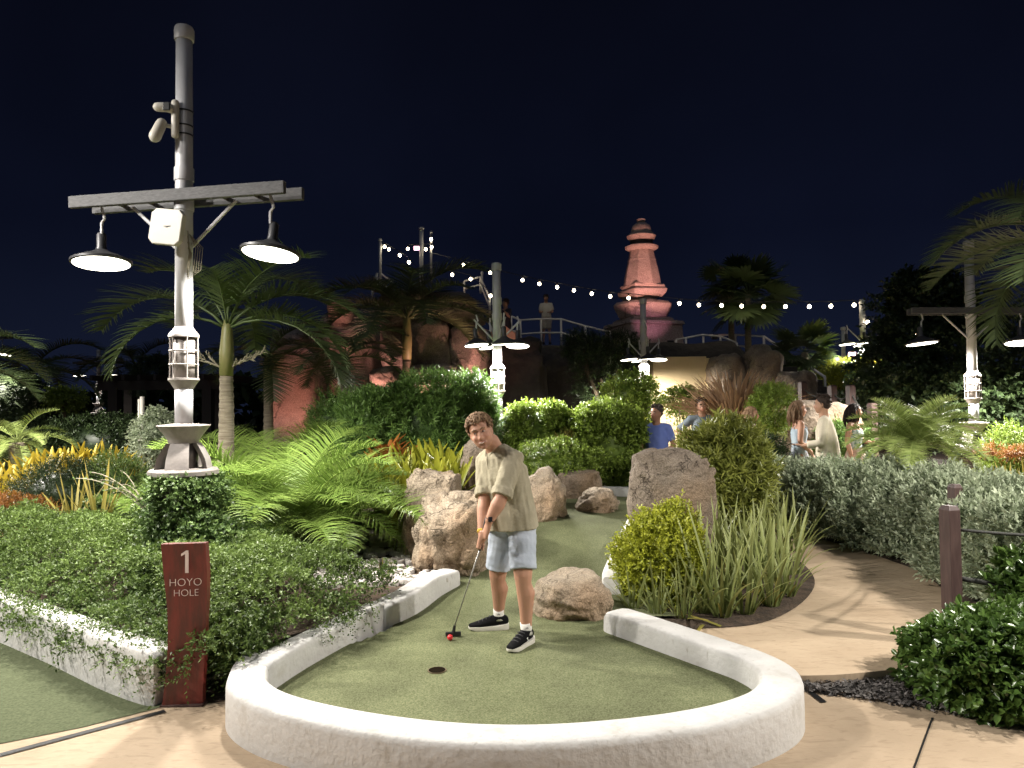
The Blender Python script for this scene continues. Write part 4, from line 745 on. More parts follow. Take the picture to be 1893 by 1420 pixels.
for i in range(0, K, 3):
    for s_ in (-.25, .2): p = hp[i] + Vector((s_, .05, .1)); mb.tube([p, p + Vector((random.uniform(-.1, .1), random.uniform(-.1, .1), .45))], [.014, .006], 5)
mb.build('stems', M['twig'], t)
# glossy hedge lower right
shrub('glossy_hedge', 'dark glossy round leaved hedge in the lower right corner', 'hedge', (3.10, 4.42, .17), (.60, .5, .26), 'glossy', L['glossy'], 2500, boxy=.8, lumps=.16, seed=12, zmin=.0, up=.3)
shrub('glossy_hedge', 'dark shaded bush under the ropes behind the near fence post', 'hedge', (3.95, 5.0, .4), (.55, .35, .34), 'glossy', L['glossy'], 1200, boxy=.8, lumps=.16, seed=13, zmin=.0)
# areca and pygmy palms
AR = [frond_mesh('frond', 1.5, 1.45, .0, 72, .50, .0125, L['areca'], droop=.9, vee=.55), frond_mesh('frond', 1.4, 1.7, .0, 68, .48, .0125, L['areca'], droop=1.0, vee=.5), frond_mesh('frond', 1.25, 2.0, .05, 62, .44, .012, L['areca'], droop=1.0, vee=.5)]
for i, (px, py, Y, sc, lab, n) in enumerate([(535, 985, 7.75, 1.08, 'bright green arching areca palm clump between near lamp post and boulders', 34), (450, 930, 8.2, 1.0, 'areca palm clump close behind the near lamp pedestal', 18), (590, 990, 8.0, .85, 'areca palm clump with fronds reaching the bromeliads', 24), (500, 900, 9.6, 1.15, 'taller dim areca palm clump behind the bright one', 18), (290, 900, 8.7, .8, 'thin areca palm fronds left of the near lamp pedestal', 9)]):
    p = P(px, py, Y); p.z = .22; clump('areca_palm', lab, p, AR, int(n * 1.25), sc * .95, tilt=(.0, .62), lean_pow=1.1, group='areca palms')
PY = [frond_mesh('frond', 1.05, 1.35, .0, 44, .24, .017, L['pygmy'], droop=.35, vee=.5), frond_mesh('frond', .95, 1.7, .0, 42, .23, .017, L['pygmy'], droop=.5, vee=.4)]
p = P(1694, 870, 8.9); p.z = .08; palm('pygmy_date_palm', 'feathery pygmy date palm behind the silver hedge', p, (p.x, p.y, 1.22), PY, 56, .07, .09, tilt=(.0, 1.3), sc=.84, lean_pow=1.2)
p = P(32, 860, 13.0); p.z = .22; palm('pygmy_date_palm', 'small dim date palm with rough trunk at the left edge', p, (p.x, p.y, 1.25), PY, 20, .16, .13, tilt=(.1, 1.9), sc=.95)
# bromeliads and croton under the tall shrubs
BR = [blade_mesh('leaf', .50, .062, .12, .4, L['brom'], .1, .75, 'strap'), blade_mesh('leaf', .52, .066, .35, .5, L['brom'], .2, .9, 'strap'), blade_mesh('leaf', .46, .062, .62, .7, L['brom'], .1, .8, 'strap')]
BS = [(715, 935, 8.2), (745, 925, 8.1), (775, 905, 8.2), (808, 893, 8.3), (838, 900, 8.2), (705, 905, 8.6), (735, 895, 8.7), (765, 885, 8.7), (795, 872, 8.8), (828, 872, 8.8), (850, 880, 8.7), (720, 875, 9.1), (755, 868, 9.1), (785, 862, 9.2), (815, 860, 9.2), (730, 960, 7.9)]
for (px, py, Y), (r_, o_) in zip(BS, rows(BS, (888, 870))):
    p = P(px, py, Y); p.z = max(.22, p.z - .16); rosette('bromeliad', 'yellow green bromeliad above the boulders, %s from the left in the %s row' % (o_, ['front', 'middle', 'back'][r_]), 'bromeliad', p, BR, 13, 1.05, 'bromeliads above the boulders')
CR = [blade_mesh('leaf', .34, .07, .2, .7, L['croton'], .1, .9, 'strap'), blade_mesh('leaf', .32, .075, .6, .6, L['croton'], .3, .6, 'strap')]
for px, py, Y, lb in [(705, 850, 9.4, 'leftmost'), (722, 840, 9.5, 'middle'), (742, 846, 9.4, 'rightmost'), (715, 828, 9.7, 'topmost')]:
    p = P(px, py, Y); p.z -= .1; rosette('croton', 'red and orange croton against the tall shrub, %s of the cluster' % lb, 'croton', p, CR, 13, 1.0, 'red crotons')
YB = [blade_mesh('leaf', .46, .06, .15, .4, L['yellow'], .2, .8, 'strap'), blade_mesh('leaf', .46, .06, .45, .5, L['yellow'], .1, .9, 'strap'), blade_mesh('leaf', .4, .06, .8, .5, L['yellow'], .1, .7, 'strap')]
YS = [(-12, 950, 9.4), (20, 935, 9.6), (5, 910, 9.9), (38, 905, 10.2), (25, 885, 10.6), (62, 885, 10.8), (50, 870, 11.2), (90, 868, 11.4), (118, 858, 11.8), (140, 852, 12), (165, 848, 12.2), (190, 850, 12.2), (215, 856, 12), (240, 866, 11.6), (75, 862, 11.9), (-15, 895, 10.4)]
for (px, py, Y), (r_, o_) in zip(YS, rows(YS, (900, 869, 859))):
    p = P(px, py, Y); p.z = max(.25, p.z - .15); rosette('yellow_bromeliad', 'bright yellow bromeliad at far left, %s from the left in the %s row' % (o_, ['nearest', 'second', 'third', 'farthest'][r_]), 'bromeliad', p, YB, 13, 1.05, 'yellow bromeliads at far left')
AG = [blade_mesh('blade', .62, .05, .12, .1, L['agave'], .3, .8), blade_mesh('blade', .6, .05, .4, .1, L['agave'], .2, .9), blade_mesh('blade', .5, .05, .75, .05, L['agave'], .5, .9)]
for (px, py, Y, n, s, lab) in [(185, 972, 8.3, 15, 1.0, 'spiky yellow striped agave in the left bed, largest one'), (135, 962, 8.5, 10, .9, 'spiky striped agave just left of the largest'), (105, 968, 8.4, 5, .55, 'small spiky agave at the left end of the three'), (265, 1000, 7.4, 7, .4, 'low tuft of thin blades beside the vine covered pedestal'), (710, 1085, 6.05, 8, .3, 'small yellowish tuft at the end of the ground cover by the white wall')]:
    p = P(px, py, Y); p.z = .46 if px < 200 else .36; rosette('agave', lab, 'agave', p, AG, n, s * (1.2 if px < 200 else 1.0), part='blade')
for px, py, Y, lb in [(1850, 930, 8.4, 'front left one'), (1880, 935, 8.2, 'front right one'), (1865, 915, 9, 'rear left one'), (1900, 915, 9, 'rear right one')]:
    p = P(px, py, Y); p.z = max(p.z, .3); rosette('agave', 'yellow green blade tuft right of the fence posts, ' + lb, 'agave', p, AG, 11, .7, 'blade tufts right of the posts', part='blade')
# dark mounds, orange flowers
def sh(px0, px1, py0, py1, Y, dr, name, label, sty, m, n, zmin=None, cat='bush', **kw):
    c, w, h_ = fit(px0, px1, py0, py1, Y); return shrub(name, label, cat, c, (w, w * dr, h_), sty, L[m], n, zmin=zmin, **kw)
sh(30, 200, 862, 985, 9.6, .8, 'mound_bush', 'dark rounded mound bush behind the agaves', 'fine', 'dark', 1900, .22, seed=21)
sh(150, 272, 850, 960, 9.9, .8, 'mound_bush', 'green rounded mound bush left of the lamp pedestal', 'fine', 'cover', 1500, .22, seed=22)
for i, (px, py) in enumerate([(15, 940), (45, 945), (70, 948), (-10, 948)]): sh(px - 30, px + 30, py - 16, py + 30, 9.0, .8, 'orange_flowers', 'low orange flowered plant at the left edge of the bed, %s from the right' % ORD[[2, 1, 0, 3][i]], 'fine', 'orange', 260, .25, cat='flowers', seed=40 + i, group='orange flowers', stems=2)
# clipped hedges and bushes behind the ramp
sh(936, 1052, 752, 852, 11.0, .7, 'clipped_hedge', 'clipped light green hedge just right of the golfer\'s head', 'hedge', 'hedge', 2700, .3, boxy=.6, seed=51, lumps=.07)
sh(1060, 1190, 752, 905, 10.6, .7, 'clipped_hedge', 'taller clipped hedge left of the man in blue', 'hedge', 'hedge', 3200, .3, boxy=.65, seed=52, lumps=.09)
sh(945, 1100, 822, 900, 10.0, .5, 'low_bush', 'low bright green bush below the clipped hedges', 'ivy', 'hedge', 1500, .35, seed=53)
sh(1035, 1075, 808, 850, 10.5, .8, 'ochre_bush', 'small ochre tufted plant between the hedges', 'fine', 'agave', 300, .4, seed=54)
sh(1165, 1200, 780, 900, 10.9, .8, 'yellow_bush', 'yellow green bush beside the man in blue', 'hedge', 'lime', 400, .3, seed=55)
sh(640, 735, 730, 860, 10.2, .8, 'tall_shrub', 'dull green shrub at the left end of the tall shrubs', 'podo', 'podo', 1400, .25, seed=56, scale=.9)
sh(715, 850, 698, 900, 10.4, .7, 'tall_shrub', 'tall dark glossy shrub behind the bromeliads', 'podo', 'podo', 2000, .25, seed=57, boxy=.75)
sh(820, 918, 705, 860, 10.9, .8, 'tall_shrub', 'bright topped shrub against the four lamp post', 'podo', 'podo', 1500, .25, seed=58, up=.9)
sh(575, 680, 735, 850, 11.2, .8, 'tall_shrub', 'fine leaved shrub between the areca palms and tall shrubs', 'fine', 'podo', 1100, .25, seed=59, scale=1.3)
# right of the standing stone
sh(1268, 1415, 790, 965, 8.9, .7, 'narrow_leaf_shrub', 'yellow green narrow leaved shrub behind the standing stone', 'pleo', 'pleo', 1500, .13, seed=61, lumps=.16)
t = thing('fountain_grass', 'brown plumed fountain grass behind the narrow leaved shrub', 'grass', P(1360, 815, 12.5)); b = P(1360, 815, 12.5); V = []; F = []; C = []
for i in range(620):
    a = random.uniform(0, 6.28); r0 = random.uniform(0, .22); p = Vector((r0 * math.cos(a) * 2, r0 * math.sin(a), 0)); ln = random.uniform(.85, 1.35); le = random.uniform(.0, .55); d = Vector((math.cos(a) * le * 1.4, math.sin(a) * le, 1)).normalized(); pts = [p.copy()]
    for j in range(6): p = p + d * ln / 6; d = (d + Vector((math.cos(a) * .10, math.sin(a) * .10, -.07 - .05 * j * le * 2))).normalized(); pts.append(p.copy())
    vv, ff = strip(pts, [.006, .006, .005, .008, .014, .013, .003]); q = len(V); V += [tuple(x) for x in vv]; F += [tuple(k + q for k in f_) for f_ in ff]; C += [random.uniform(.1, .5) + .07 * (k // 3) for k in range(len(vv))]
tag(link('plumes', np_mesh('plumes', V, F, L['grassb'], C), t), kind='stuff')
p = P(1428, 830, 11.6); p.z = .12; t = thing('topiary_tree', 'small ball crowned topiary tree on thin pale stems', 'tree', p); c, w, h_ = fit(1393, 1462, 718, 792, 11.6); n = 900; D = rdir(n); Q = np.array(c) + D * np.array([w, w, h_]) * (1 + .2 * lump(D, 77))[:, None] * (1 - .4 * rng.uniform(0, 1, n) ** 2)[:, None]
tag(link('crown', fol_mesh('crown', Q - np.array(p), unit(D + np.array([0, 0, .5]) + rng.normal(size=D.shape) * .3), 'podo', L['hedge'], .75), t), kind='stuff'); tr = MB()
for q in ((-.08, .05), (.03, -.04), (.06, .05)): tr.tube([p + Vector((q[0], q[1], 0)), p + Vector((q[0] * .3, 0, .5)), c + Vector((q[0] * 2, 0, .1))], [.018, .015, .008], 6)
tr.build('trunk', M['palestem'], t)
sh(1398, 1446, 812, 870, 10.6, .8, 'low_bush', 'dark low bush below the topiary ball', 'podo', 'dark', 350, .13, seed=63, scale=.8)
sh(1120, 1215, 690, 780, 15.5, .7, 'flowering_bush', 'bush climbing beside the bell shaded lamp post', 'ivy', 'hedge', 900, .3, seed=64, scale=1.5)
c, w, h_ = fit(1240, 1285, 722, 760, 14.5); p = Vector((c.x, c.y, .2)); t = thing('slender_tree', 'slender tree with small crown before the beige wall', 'tree', p); D = rdir(420); Q = np.array(c) + D * np.array([w, w, h_]) * (.5 + .6 * rng.uniform(0, 1, (420, 1)))
tag(link('crown', fol_mesh('crown', Q - np.array(p), unit(D + np.array([0, 0, .4])), 'ivy', L['hedge'], 1.6), t), kind='stuff'); tr = MB()
for k in range(5): a = k * 1.3; tr.tube([p + Vector((.05 * math.cos(a), .05 * math.sin(a), 0)), p + Vector((.1 * math.cos(a), .1 * math.sin(a), .8)), c + Vector((w * .6 * math.cos(a), w * .6 * math.sin(a), 0))], [.02, .016, .008], 5)
tr.build('trunk', M['palestem'], t)
sh(1825, 1920, 800, 915, 11.5, .7, 'flower_bed_bush', 'yellow green bush with orange flowers right of the lamp pedestal', 'fine', 'hedge', 1100, .13, seed=65, scale=1.3)
for i, (px, py) in enumerate([(1832, 838), (1868, 842), (1885, 840)]): sh(px - 12, px + 12, py - 6, py + 6, 10.9, .8, 'orange_flowers', 'orange blossom cluster on the right edge bush, %s from the left' % ORD[i], 'fine', 'orange', 60, cat='flowers', seed=70 + i, group='orange blossoms at right', stems=1)

# ------------------------------------------------------------------ tall palms and trees
PF = [frond_mesh('frond', 2.0, 1.75, .05, 46, .62, .034, L['palm'], droop=.35, vee=.35, base=.2), frond_mesh('frond', 1.9, 2.0, .05, 44, .6, .034, L['palm'], droop=.5, vee=.3, base=.2), frond_mesh('frond', 1.8, 1.4, .05, 42, .58, .034, L['palm'], droop=.4, vee=.4, base=.2)]
PD = [frond_mesh('frond', 2.0, 1.8, .05, 40, .6, .04, L['palmdark'], droop=.4, vee=.35, base=.2), frond_mesh('frond', 1.9, 1.5, .05, 40, .6, .04, L['palmdark'], droop=.5, vee=.3, base=.2)]
b = P(413, 800, 9.5); cr_ = P(420, 608, 9.5); b.z = .22
fr = [(R(0), .55, 1.0), (R(20), .8, 1.0), (R(-30), .3, 1.0), (R(180), .6, 1.05), (R(200), .9, .95), (R(160), .25, 1.0), (R(60), .2, 1.0), (R(110), .15, 1.05), (R(-80), .35, .8), (R(-10), 1.05, 1.0), (R(90), .6, 1.0), (R(140), .7, .9), (R(35), .45, .9)]
p1 = palm('palm_tree', 'tall palm with long arching fronds right behind the near lamp post', b, cr_, PF, len(fr), .115, .085, shaft=.62, azs=fr)
z = P(418, 683, 9.5).z
for s in (-1, 1):
    mb = MB(); q0 = Vector((cr_.x - .01, b.y, z))
    def branch(p, d, ln, lv):
        e_ = p + d * ln; mb.tube([p, p.lerp(e_, .5) + Vector((0, 0, .015)), e_], [.011 / (lv + 1) + .003, .009 / (lv + 1) + .002, .003], 4)
        if lv < 3:
            for k in range(4 if lv < 2 else 3):
                u = (k + 1) / 4.2; branch(p.lerp(e_, u), (d + Vector((random.uniform(-.5, .5), random.uniform(-.7, .7), random.uniform(-.4, .9)))).normalized(), ln * .5, lv + 1)
    branch(q0, Vector((s, -.25, .35)).normalized(), .42, 0); mb.build('flower_stalk', M['palestem'], p1)
b = P(752, 800, 16); b.z = .3; cr_ = P(752, 590, 16)
p2 = palm('palm_tree', 'palm standing before the red lit rocks in the middle', b, cr_, PD, 17, .13, .10, shaft=.9, sc=1.12, tilt=(.0, 1.1))
mb = MB(); branch(P(750, 640, 16), Vector((-.8, -.3, .35)).normalized(), .42, 0); branch(P(750, 642, 16), Vector((-.6, -.5, .0)).normalized(), .42, 0); mb.build('flower_stalk', M['palestem'], p2)
for px, cy, Y, sc, lab in [(637, 665, 14.5, .8, 'dim smaller palm between the near palm and the middle palm'), (495, 660, 15.5, .85, 'thin dark palm trunk seen behind the near palm')]:
    b = P(px, 800, Y); b.z = .3; palm('palm_tree', lab, b, P(px, cy, Y), PD, 11, .12, .09, sc=sc, shaft=.5, tilt=(.15, 1.3))
for px, cy, Y, sc, lab in [(60, 690, 24, 1.3, 'dark far palm at left behind the bushes'), (250, 680, 26, 1.1, 'dark palm behind the pergola')]:
    b = P(px, 800, Y); b.z = .3; palm('palm_tree', lab, b, P(px, cy, Y), PD, 11, .12, .09, sc=sc, tilt=(.15, 1.3))
b = Vector((-6.55, 8.6, .2)); palm('palm_tree', 'palm just outside the left edge with fronds reaching in', b, (-6.75, 8.6, 2.3), PF, 9, .1, .08, sc=.62, tilt=(.3, 1.2))
b = P(1990, 800, 8.2); b.z = .1; palm('palm_tree', 'large palm hanging into the upper right edge of the picture', b, P(1990, 455, 8.2), PF, 20, .12, .1, sc=.86, shaft=.5, tilt=(.0, 1.3), rot0=.4)
FN = [fan_mesh('fan_leaf', .75, .75, 30, L['palm'], droop=.5), fan_mesh('fan_leaf', .65, .8, 30, L['palm'], droop=.8)]
for px, by, cy, Y, n, sc, lab in [(1383, 680, 545, 21, 24, 1.0, 'fan palm beyond the handrail right of the tower'), (1488, 720, 652, 19, 20, .72, 'smaller fan palm beside the stair handrail'), (1352, 680, 520, 22, 12, .8, 'dark fan palm behind the taller one')]:
    b = P(px, by, Y); cc = P(px, cy, Y); t = thing('fan_palm', lab, 'palm', b); MB().tube([b - Vector((0, 0, 1)), b.lerp(cc, .5), cc], [.11, .09, .09], 9).build('trunk', M['bark'], t, smooth=True)
    for i in range(n):
        az = i * 2.4; el = 1.1 - 2.0 * ((i + .5) / n); o = link('fan_leaf', FN[i % 2], t); o.matrix_local = Matrix.Translation(cc - b) @ Matrix.Rotation(az, 4, 'Z') @ Matrix.Rotation(-el, 4, 'Y') @ Matrix.Rotation(random.uniform(-.4, .4), 4, 'X') @ Matrix.Scale(sc * random.uniform(.85, 1.1), 4)
def tree(name, label, base, blobs, m, sty, n, scale, trunk=True, group=None):
    base = Vector(base); t = thing(name, label, 'tree', base, group=group); Qs = []; Ds = []
    for c, rad in blobs:
        D = rdir(n); lp = 1 + .22 * lump(D, random.randint(1, 999), f=3.5); Q = np.array(c) + D * np.array(rad) * (lp * (1 - .55 * rng.uniform(0, 1, n) ** 1.6))[:, None]; Qs.append(Q); Ds.append(unit(D + np.array([0, 0, .2]) + rng.normal(size=D.shape) * .5))
    Q = np.concatenate(Qs); D = np.concatenate(Ds); ok = Q[:, 2] > base.z + .1
    tag(link('crown', fol_mesh('crown', Q[ok] - np.array(base), D[ok], sty, m, scale), t), kind='stuff')
    if trunk:
        mb = MB(); 
        for c, rad in blobs: c = Vector(c); mb.tube([base + Vector((0, 0, -.1)), base.lerp(c, .5) + Vector((random.uniform(-.2, .2), 0, .2)), c], [.09, .06, .03], 6)
        mb.build('trunk', M['twig'], t)
    return t
def blob(px, py, Y, r, rz=None): return (P(px, py, Y), (r, r * .8, rz or r))
tree('leafy_tree', 'big dark tree rising behind the right lamp post', P(1760, 800, 16.5), [blob(1700, 600, 16.5, 1.0), blob(1770, 640, 16.5, 1.3), blob(1680, 690, 16, 1.1), blob(1740, 560, 16.8, .6), blob(1690, 545, 16.8, .45)], L['dark'], 'dark', 520, 1.5)
tree('leafy_tree', 'dark leafy mass at the right edge behind the lamp post', P(1860, 830, 14.5), [blob(1860, 700, 14.5, 1.2), blob(1820, 770, 14, 1.0), blob(1890, 780, 14, 1.0)], L['dark'], 'dark', 620, 1.3)
tree('leafy_tree', 'dark tree between the stairs and the right lamp post', P(1650, 810, 16), [blob(1650, 700, 16, .8), blob(1640, 760, 15, .8)], L['dark'], 'dark', 480, 1.4)
tree('trailing_tree', 'pale lime tree glowing under the far lamp post', P(1560, 740, 18.5), [blob(1545, 688, 18.5, .45, .2), blob(1575, 690, 18.3, .5, .28), blob(1600, 685, 18.6, .4, .2)], L['lime'], 'pleo', 260, 1.1)
tree('small_tree', 'small triple stemmed tree lit near the far left lamp post', P(122, 790, 20), [blob(108, 735, 20, .28, .25), blob(130, 738, 20, .35, .25)], L['hedge'], 'dark', 200, .9)
tree('small_tree', 'dim small tree at far left beyond the bushes', P(50, 790, 21), [blob(50, 718, 21, .4, .3), blob(30, 760, 20, .5, .4)], L['dark'], 'dark', 240, 1.0)
sh(95, 275, 775, 870, 14.0, .6, 'dark_hedge', 'broad dark hedge behind the yellow bromeliads', 'ivy', 'dark', 2200, .2, seed=81, boxy=.7, scale=1.3, cat='hedge')
sh(-40, 110, 770, 870, 15.5, .6, 'dark_hedge', 'dark hedge at the left edge behind the small date palm', 'ivy', 'dark', 1500, .2, seed=82, scale=1.4, cat='hedge')
sh(255, 325, 765, 850, 11.5, .8, 'pale_bush', 'pale green lit bush left of the near lamp bell base', 'ivy', 'silver', 700, .2, seed=83, scale=1.2)
sh(1520, 1600, 790, 860, 12.8, .8, 'low_bush', 'low green bush behind the man in the cream shirt', 'podo', 'podo', 500, .12, seed=84)
tree('leafy_tree', 'dim climbing shrub on the dark hill beside the beige wall', P(1120, 770, 18.2), [blob(1110, 700, 18.2, .75, 1.0), blob(1150, 650, 18.4, .6, .45), blob(1080, 640, 18.8, .5, .3)], L['dark'], 'podo', 420, 1.2)
n = 5200; X = rng.uniform(-34, 30, n); Zt = 2.6 + 1.2 * lump(np.stack([X * .25, X * 0, X * 0], 1), 91, f=1.5); Q = np.stack([X, rng.uniform(37, 41, n), rng.uniform(0, 1, n) ** .7 * Zt], 1)
V, F, q_ = leaves(Q, unit(rng.normal(size=(n, 3)) + np.array([0, -.5, .4])), rdir(n), rng.uniform(.5, 1.0, n), rng.uniform(.35, .6, n)); tag(link('distant_trees', np_mesh('distant_trees', V, F, L['dark'], np.repeat(rng.uniform(0, 1, n), q_))), 'dark line of far trees along the horizon', 'trees', kind='stuff')
# pergola and posts far left
pg = thing('pergola', 'dark timber pergola with plants on its roof at far left', 'pergola', P(300, 795, 22))
for px, Y in ((212, 22), (240, 25), (385, 22), (405, 25)): q = P(px, 800, Y); q.z = .1; MB().box(q + Vector((0, 0, 1.2)), (.28, .28, 2.4)).build('pillar', M['darkwood'], pg)
q = P(305, 712, 22); MB().box(q, (4.0, .2, .28)).build('beam', M['darkwood'], pg); q2 = P(300, 700, 25); MB().box(q2, (4.2, .2, .28)).build('beam', M['darkwood'], pg)
for k in range(9): MB().box(q + Vector((-1.9 + k * .47, 1.5, .22)), (.09, 4.2, .16)).build('rafter', M['darkwood'], pg)
tree('roof_plants', 'tangle of plants on top of the pergola roof', P(290, 700, 23), [blob(270, 685, 23, .6, .3), blob(320, 680, 23, .7, .35)], L['dark'], 'podo', 200, 1.5, trunk=False)
for px, hh, lab in ((257, 738, 'thin pale post left of the near lamp post'), (263, 733, 'thicker pale post left of the near lamp post')):
    q = P(px, 790, 13); tag(MB().tube([q - Vector((0, 0, .8)), P(px, hh, 13)], .02 if px < 260 else .04, 8).build('garden_post', M['offwhite'], None, smooth=True), lab, 'post')

# ------------------------------------------------------------------ hill, red lit rocks, deck, tower
gx, gy = 110, 44; V = []; rs = Vector((5, 2, 8))
def hill_h(x, y):
    u = max(0, min(1, (y - 19.0) / 1.3)); u = u * u * (3 - 2 * u); top = 3.55 if x < 6.2 else max(.2, 3.55 - (x - 6.2) * .85); l = max(0, min(1, (x + 6.9) / 1.4)); top = .1 + (top - .1) * l
    if x < -.6: top += .5 * min(1, (-.6 - x) / 1.5) * l
    return top * u
for j in range(gy + 1):
    for i in range(gx + 1):
        x = -10 + 22 * i / gx; y = 18.2 + 12 * (j / gy) ** 1.6; h = hill_h(x, y); s_ = min(1, h) * (1 if h < 3.2 else .35)
        V.append((x + .5 * s_ * mnoise.noise(Vector((x * .7, y, h)) + rs), y + .7 * s_ * mnoise.noise(Vector((x * .6, h * .8, y * .3)) + rs), h + .25 * s_ * mnoise.noise(Vector((x * 1.3, y * 1.3, 0)) + rs) - .05))
F = [(j * (gx + 1) + i, j * (gx + 1) + i + 1, (j + 1) * (gx + 1) + i + 1, (j + 1) * (gx + 1) + i) for j in range(gy) for i in range(gx)]
tag(link('hill', np_mesh('hill', V, F, M['hill'], smooth=True)), kind='structure')
def hr(px0, px1, py0, py1, Y, d, seed, label, m='redrock', **kw):
    c, w, h = fit(px0, px1, py0, py1, Y); return rock('rock_outcrop', label, c, (w, d, h), M[m], seed, sub=4, flatb=2, group='artificial rocks on the hill', **kw)
hr(706, 885, 548, 606, 17.6, .9, 41, 'long overhanging red lit slab above the rock hollows', boxy=.5, amp=.14, crack=.04)
hr(752, 838, 592, 700, 17.2, .7, 42, 'red lit boulder pillar below the slab', boxy=.7, amp=.16, crack=.04)
hr(828, 905, 596, 700, 17.4, .8, 43, 'broad brown rock right of the boulder pillar', boxy=.7, amp=.12, crack=.03)
hr(705, 762, 560, 690, 18.4, .8, 44, 'dark recessed rock behind the middle palm trunk', boxy=.6)
hr(686, 745, 678, 715, 16.6, .4, 45, 'small salmon lit rock low at the left', amp=.1)
hr(745, 850, 676, 725, 16.4, .5, 46, 'low reddish rocks at the foot of the pillar', boxy=.6)
hr(505, 600, 612, 830, 18.0, .7, 47, 'salmon lit rock wall seen through the palm trunks', boxy=.45, amp=.08, crack=.02)
hr(610, 655, 550, 600, 18.6, .5, 48, 'rough pink lit rock top at left of the slab', amp=.1)
hr(590, 700, 590, 730, 19.2, .9, 49, 'dark rock mass behind the smaller palms', boxy=.6)
hr(890, 1010, 630, 780, 19.0, .6, 50, 'dark cliff rock behind the four lamp post', m='hill', boxy=.6)
hr(1310, 1372, 655, 730, 17.8, .6, 52, 'dark lumpy rocks right of the beige wall', m='greyrock', boxy=.7)
hr(1368, 1440, 642, 740, 17.6, .6, 53, 'tall dark rounded rocks under the stair handrail', m='greyrock', boxy=.8)
hr(1430, 1500, 690, 760, 17.0, .6, 54, 'dark rock below the stairs', m='greyrock', boxy=.7)
# deck parapet panels
for px0, px1, y0, y1, lab in ((838, 915, 590, 618, 'sloping pinkish parapet panel left of the lamp post'), (928, 955, 598, 622, 'short beige parapet panel right of the lamp post')):
    a = P(px0, y0, 17.4); b = P(px1, y1 - 4, 17.4); dx = b.x - a.x; a2 = P(px0, y0 + 22, 17.4); b2 = P(px1, y1 + 18, 17.4); bk = Vector((0, .25, 0))
    tag(MB().add([a, b, b2, a2, a + bk, b + bk, b2 + bk, a2 + bk], [(0, 3, 2, 1), (4, 5, 6, 7), (0, 1, 5, 4), (1, 2, 6, 5), (2, 3, 7, 6), (3, 0, 4, 7)]).build('parapet', mat('parapet_render', (.42, .27, .2), .8, base2=(.36, .23, .17), scale=2)), lab, 'wall')
def railing(name, label, tops, hpx, Y=None, mids=2, r=.032):
    t = thing(name, label, 'railing', tops[0] - Vector((0, 0, 1)), group='grey tube railings')
    for k in range(mids): MB().tube([p - Vector((0, 0, k * hpx / mids)) for p in tops], r, 6).build('rail', M['rail'], t, smooth=True)
    for p in tops: MB().tube([p, p - Vector((0, 0, hpx * 1.05))], r, 6).build('post', M['rail'], t, smooth=True)
    return t
railing('railing', 'railing along the deck beside the man in white', [P(945, 585, 22), P(962, 592, 22), P(1000, 590, 22.5), P(1037, 590, 22.5), P(1082, 603, 22.3), P(1128, 614, 22.2)], .85)
railing('railing', 'railing right of the tower base above the beige wall', [P(1250, 628, 21), P(1268, 625, 21), P(1300, 619, 21), P(1332, 622, 20.5), P(1362, 634, 20.2)], .8)
railing('railing', 'upper railing behind the fan palms', [P(1300, 620, 23), P(1360, 619, 23), P(1412, 622, 22.5)], .7)
railing('railing', 'long handrail sloping down the stairs at right', [P(1412, 622, 20), P(1450, 648, 19.3), P(1486, 671, 18.6), P(1525, 697, 17.8)], .7)
railing('railing', 'railing on the hilltop behind the middle palm', [P(688, 530, 24), P(697, 505, 24), P(703, 505, 24), P(725, 522, 24)], .6)
railing('railing', 'sloping railing on the left of the four lamp post', [P(858, 520, 23), P(888, 512, 23), P(905, 552, 22)], .5)
# rope fence on the stairs
sp_ = [P(1483, 705, 15.2), P(1538, 712, 14.6), P(1572, 712, 14.2), P(1612, 745, 13.6)]
for i, q in enumerate(sp_):
    b = q.copy(); b.z = .12; fpost(b, q.z - .12, .13, ['first dark stair fence post from the left', 'second dark stair fence post', 'third dark stair fence post, beside the lime tree', 'last stair fence post by the feathery palm'][i])
for i in range(3):
    for dz in (.12, .55): rope(sp_[i] - Vector((0, 0, dz)), sp_[i + 1] - Vector((0, 0, dz)), .16, .016, ['sagging rope on the stair fence, left span', 'sagging rope on the stair fence, middle span', 'sagging rope on the stair fence, right span'][i] + (' upper' if dz < .3 else ' lower'))
rope(sp_[0] - Vector((.8, -.6, -.0)), sp_[0] - Vector((0, 0, .15)), .14, .016, 'sagging rope coming down to the first stair fence post')
# stair steps
st = thing('stairs', 'dark stairs climbing behind the rope fence', 'stairs', P(1560, 790, 15))
for k in range(9): q = P(1590 - k * 22, 775 - k * 12, 15.2 + k * .35); MB().box((q.x, q.y + .3, q.z / 2), (1.6, .7, max(.2, q.z))).build('step', M['hill'], st, bevel=.02)
# beige wall
a = P(1207, 660, 18.3); b = P(1306, 662, 18.3); tag(MB().box(((a.x + b.x) / 2, 18.6, a.z / 2), (b.x - a.x, .6, a.z)).box((b.x + .02, 18.45, a.z / 2 - .02), (.1, .5, a.z - .06)).build('rendered_wall', M['beigewall'], bevel=.02), 'warm beige rendered wall behind the slender tree', 'wall')
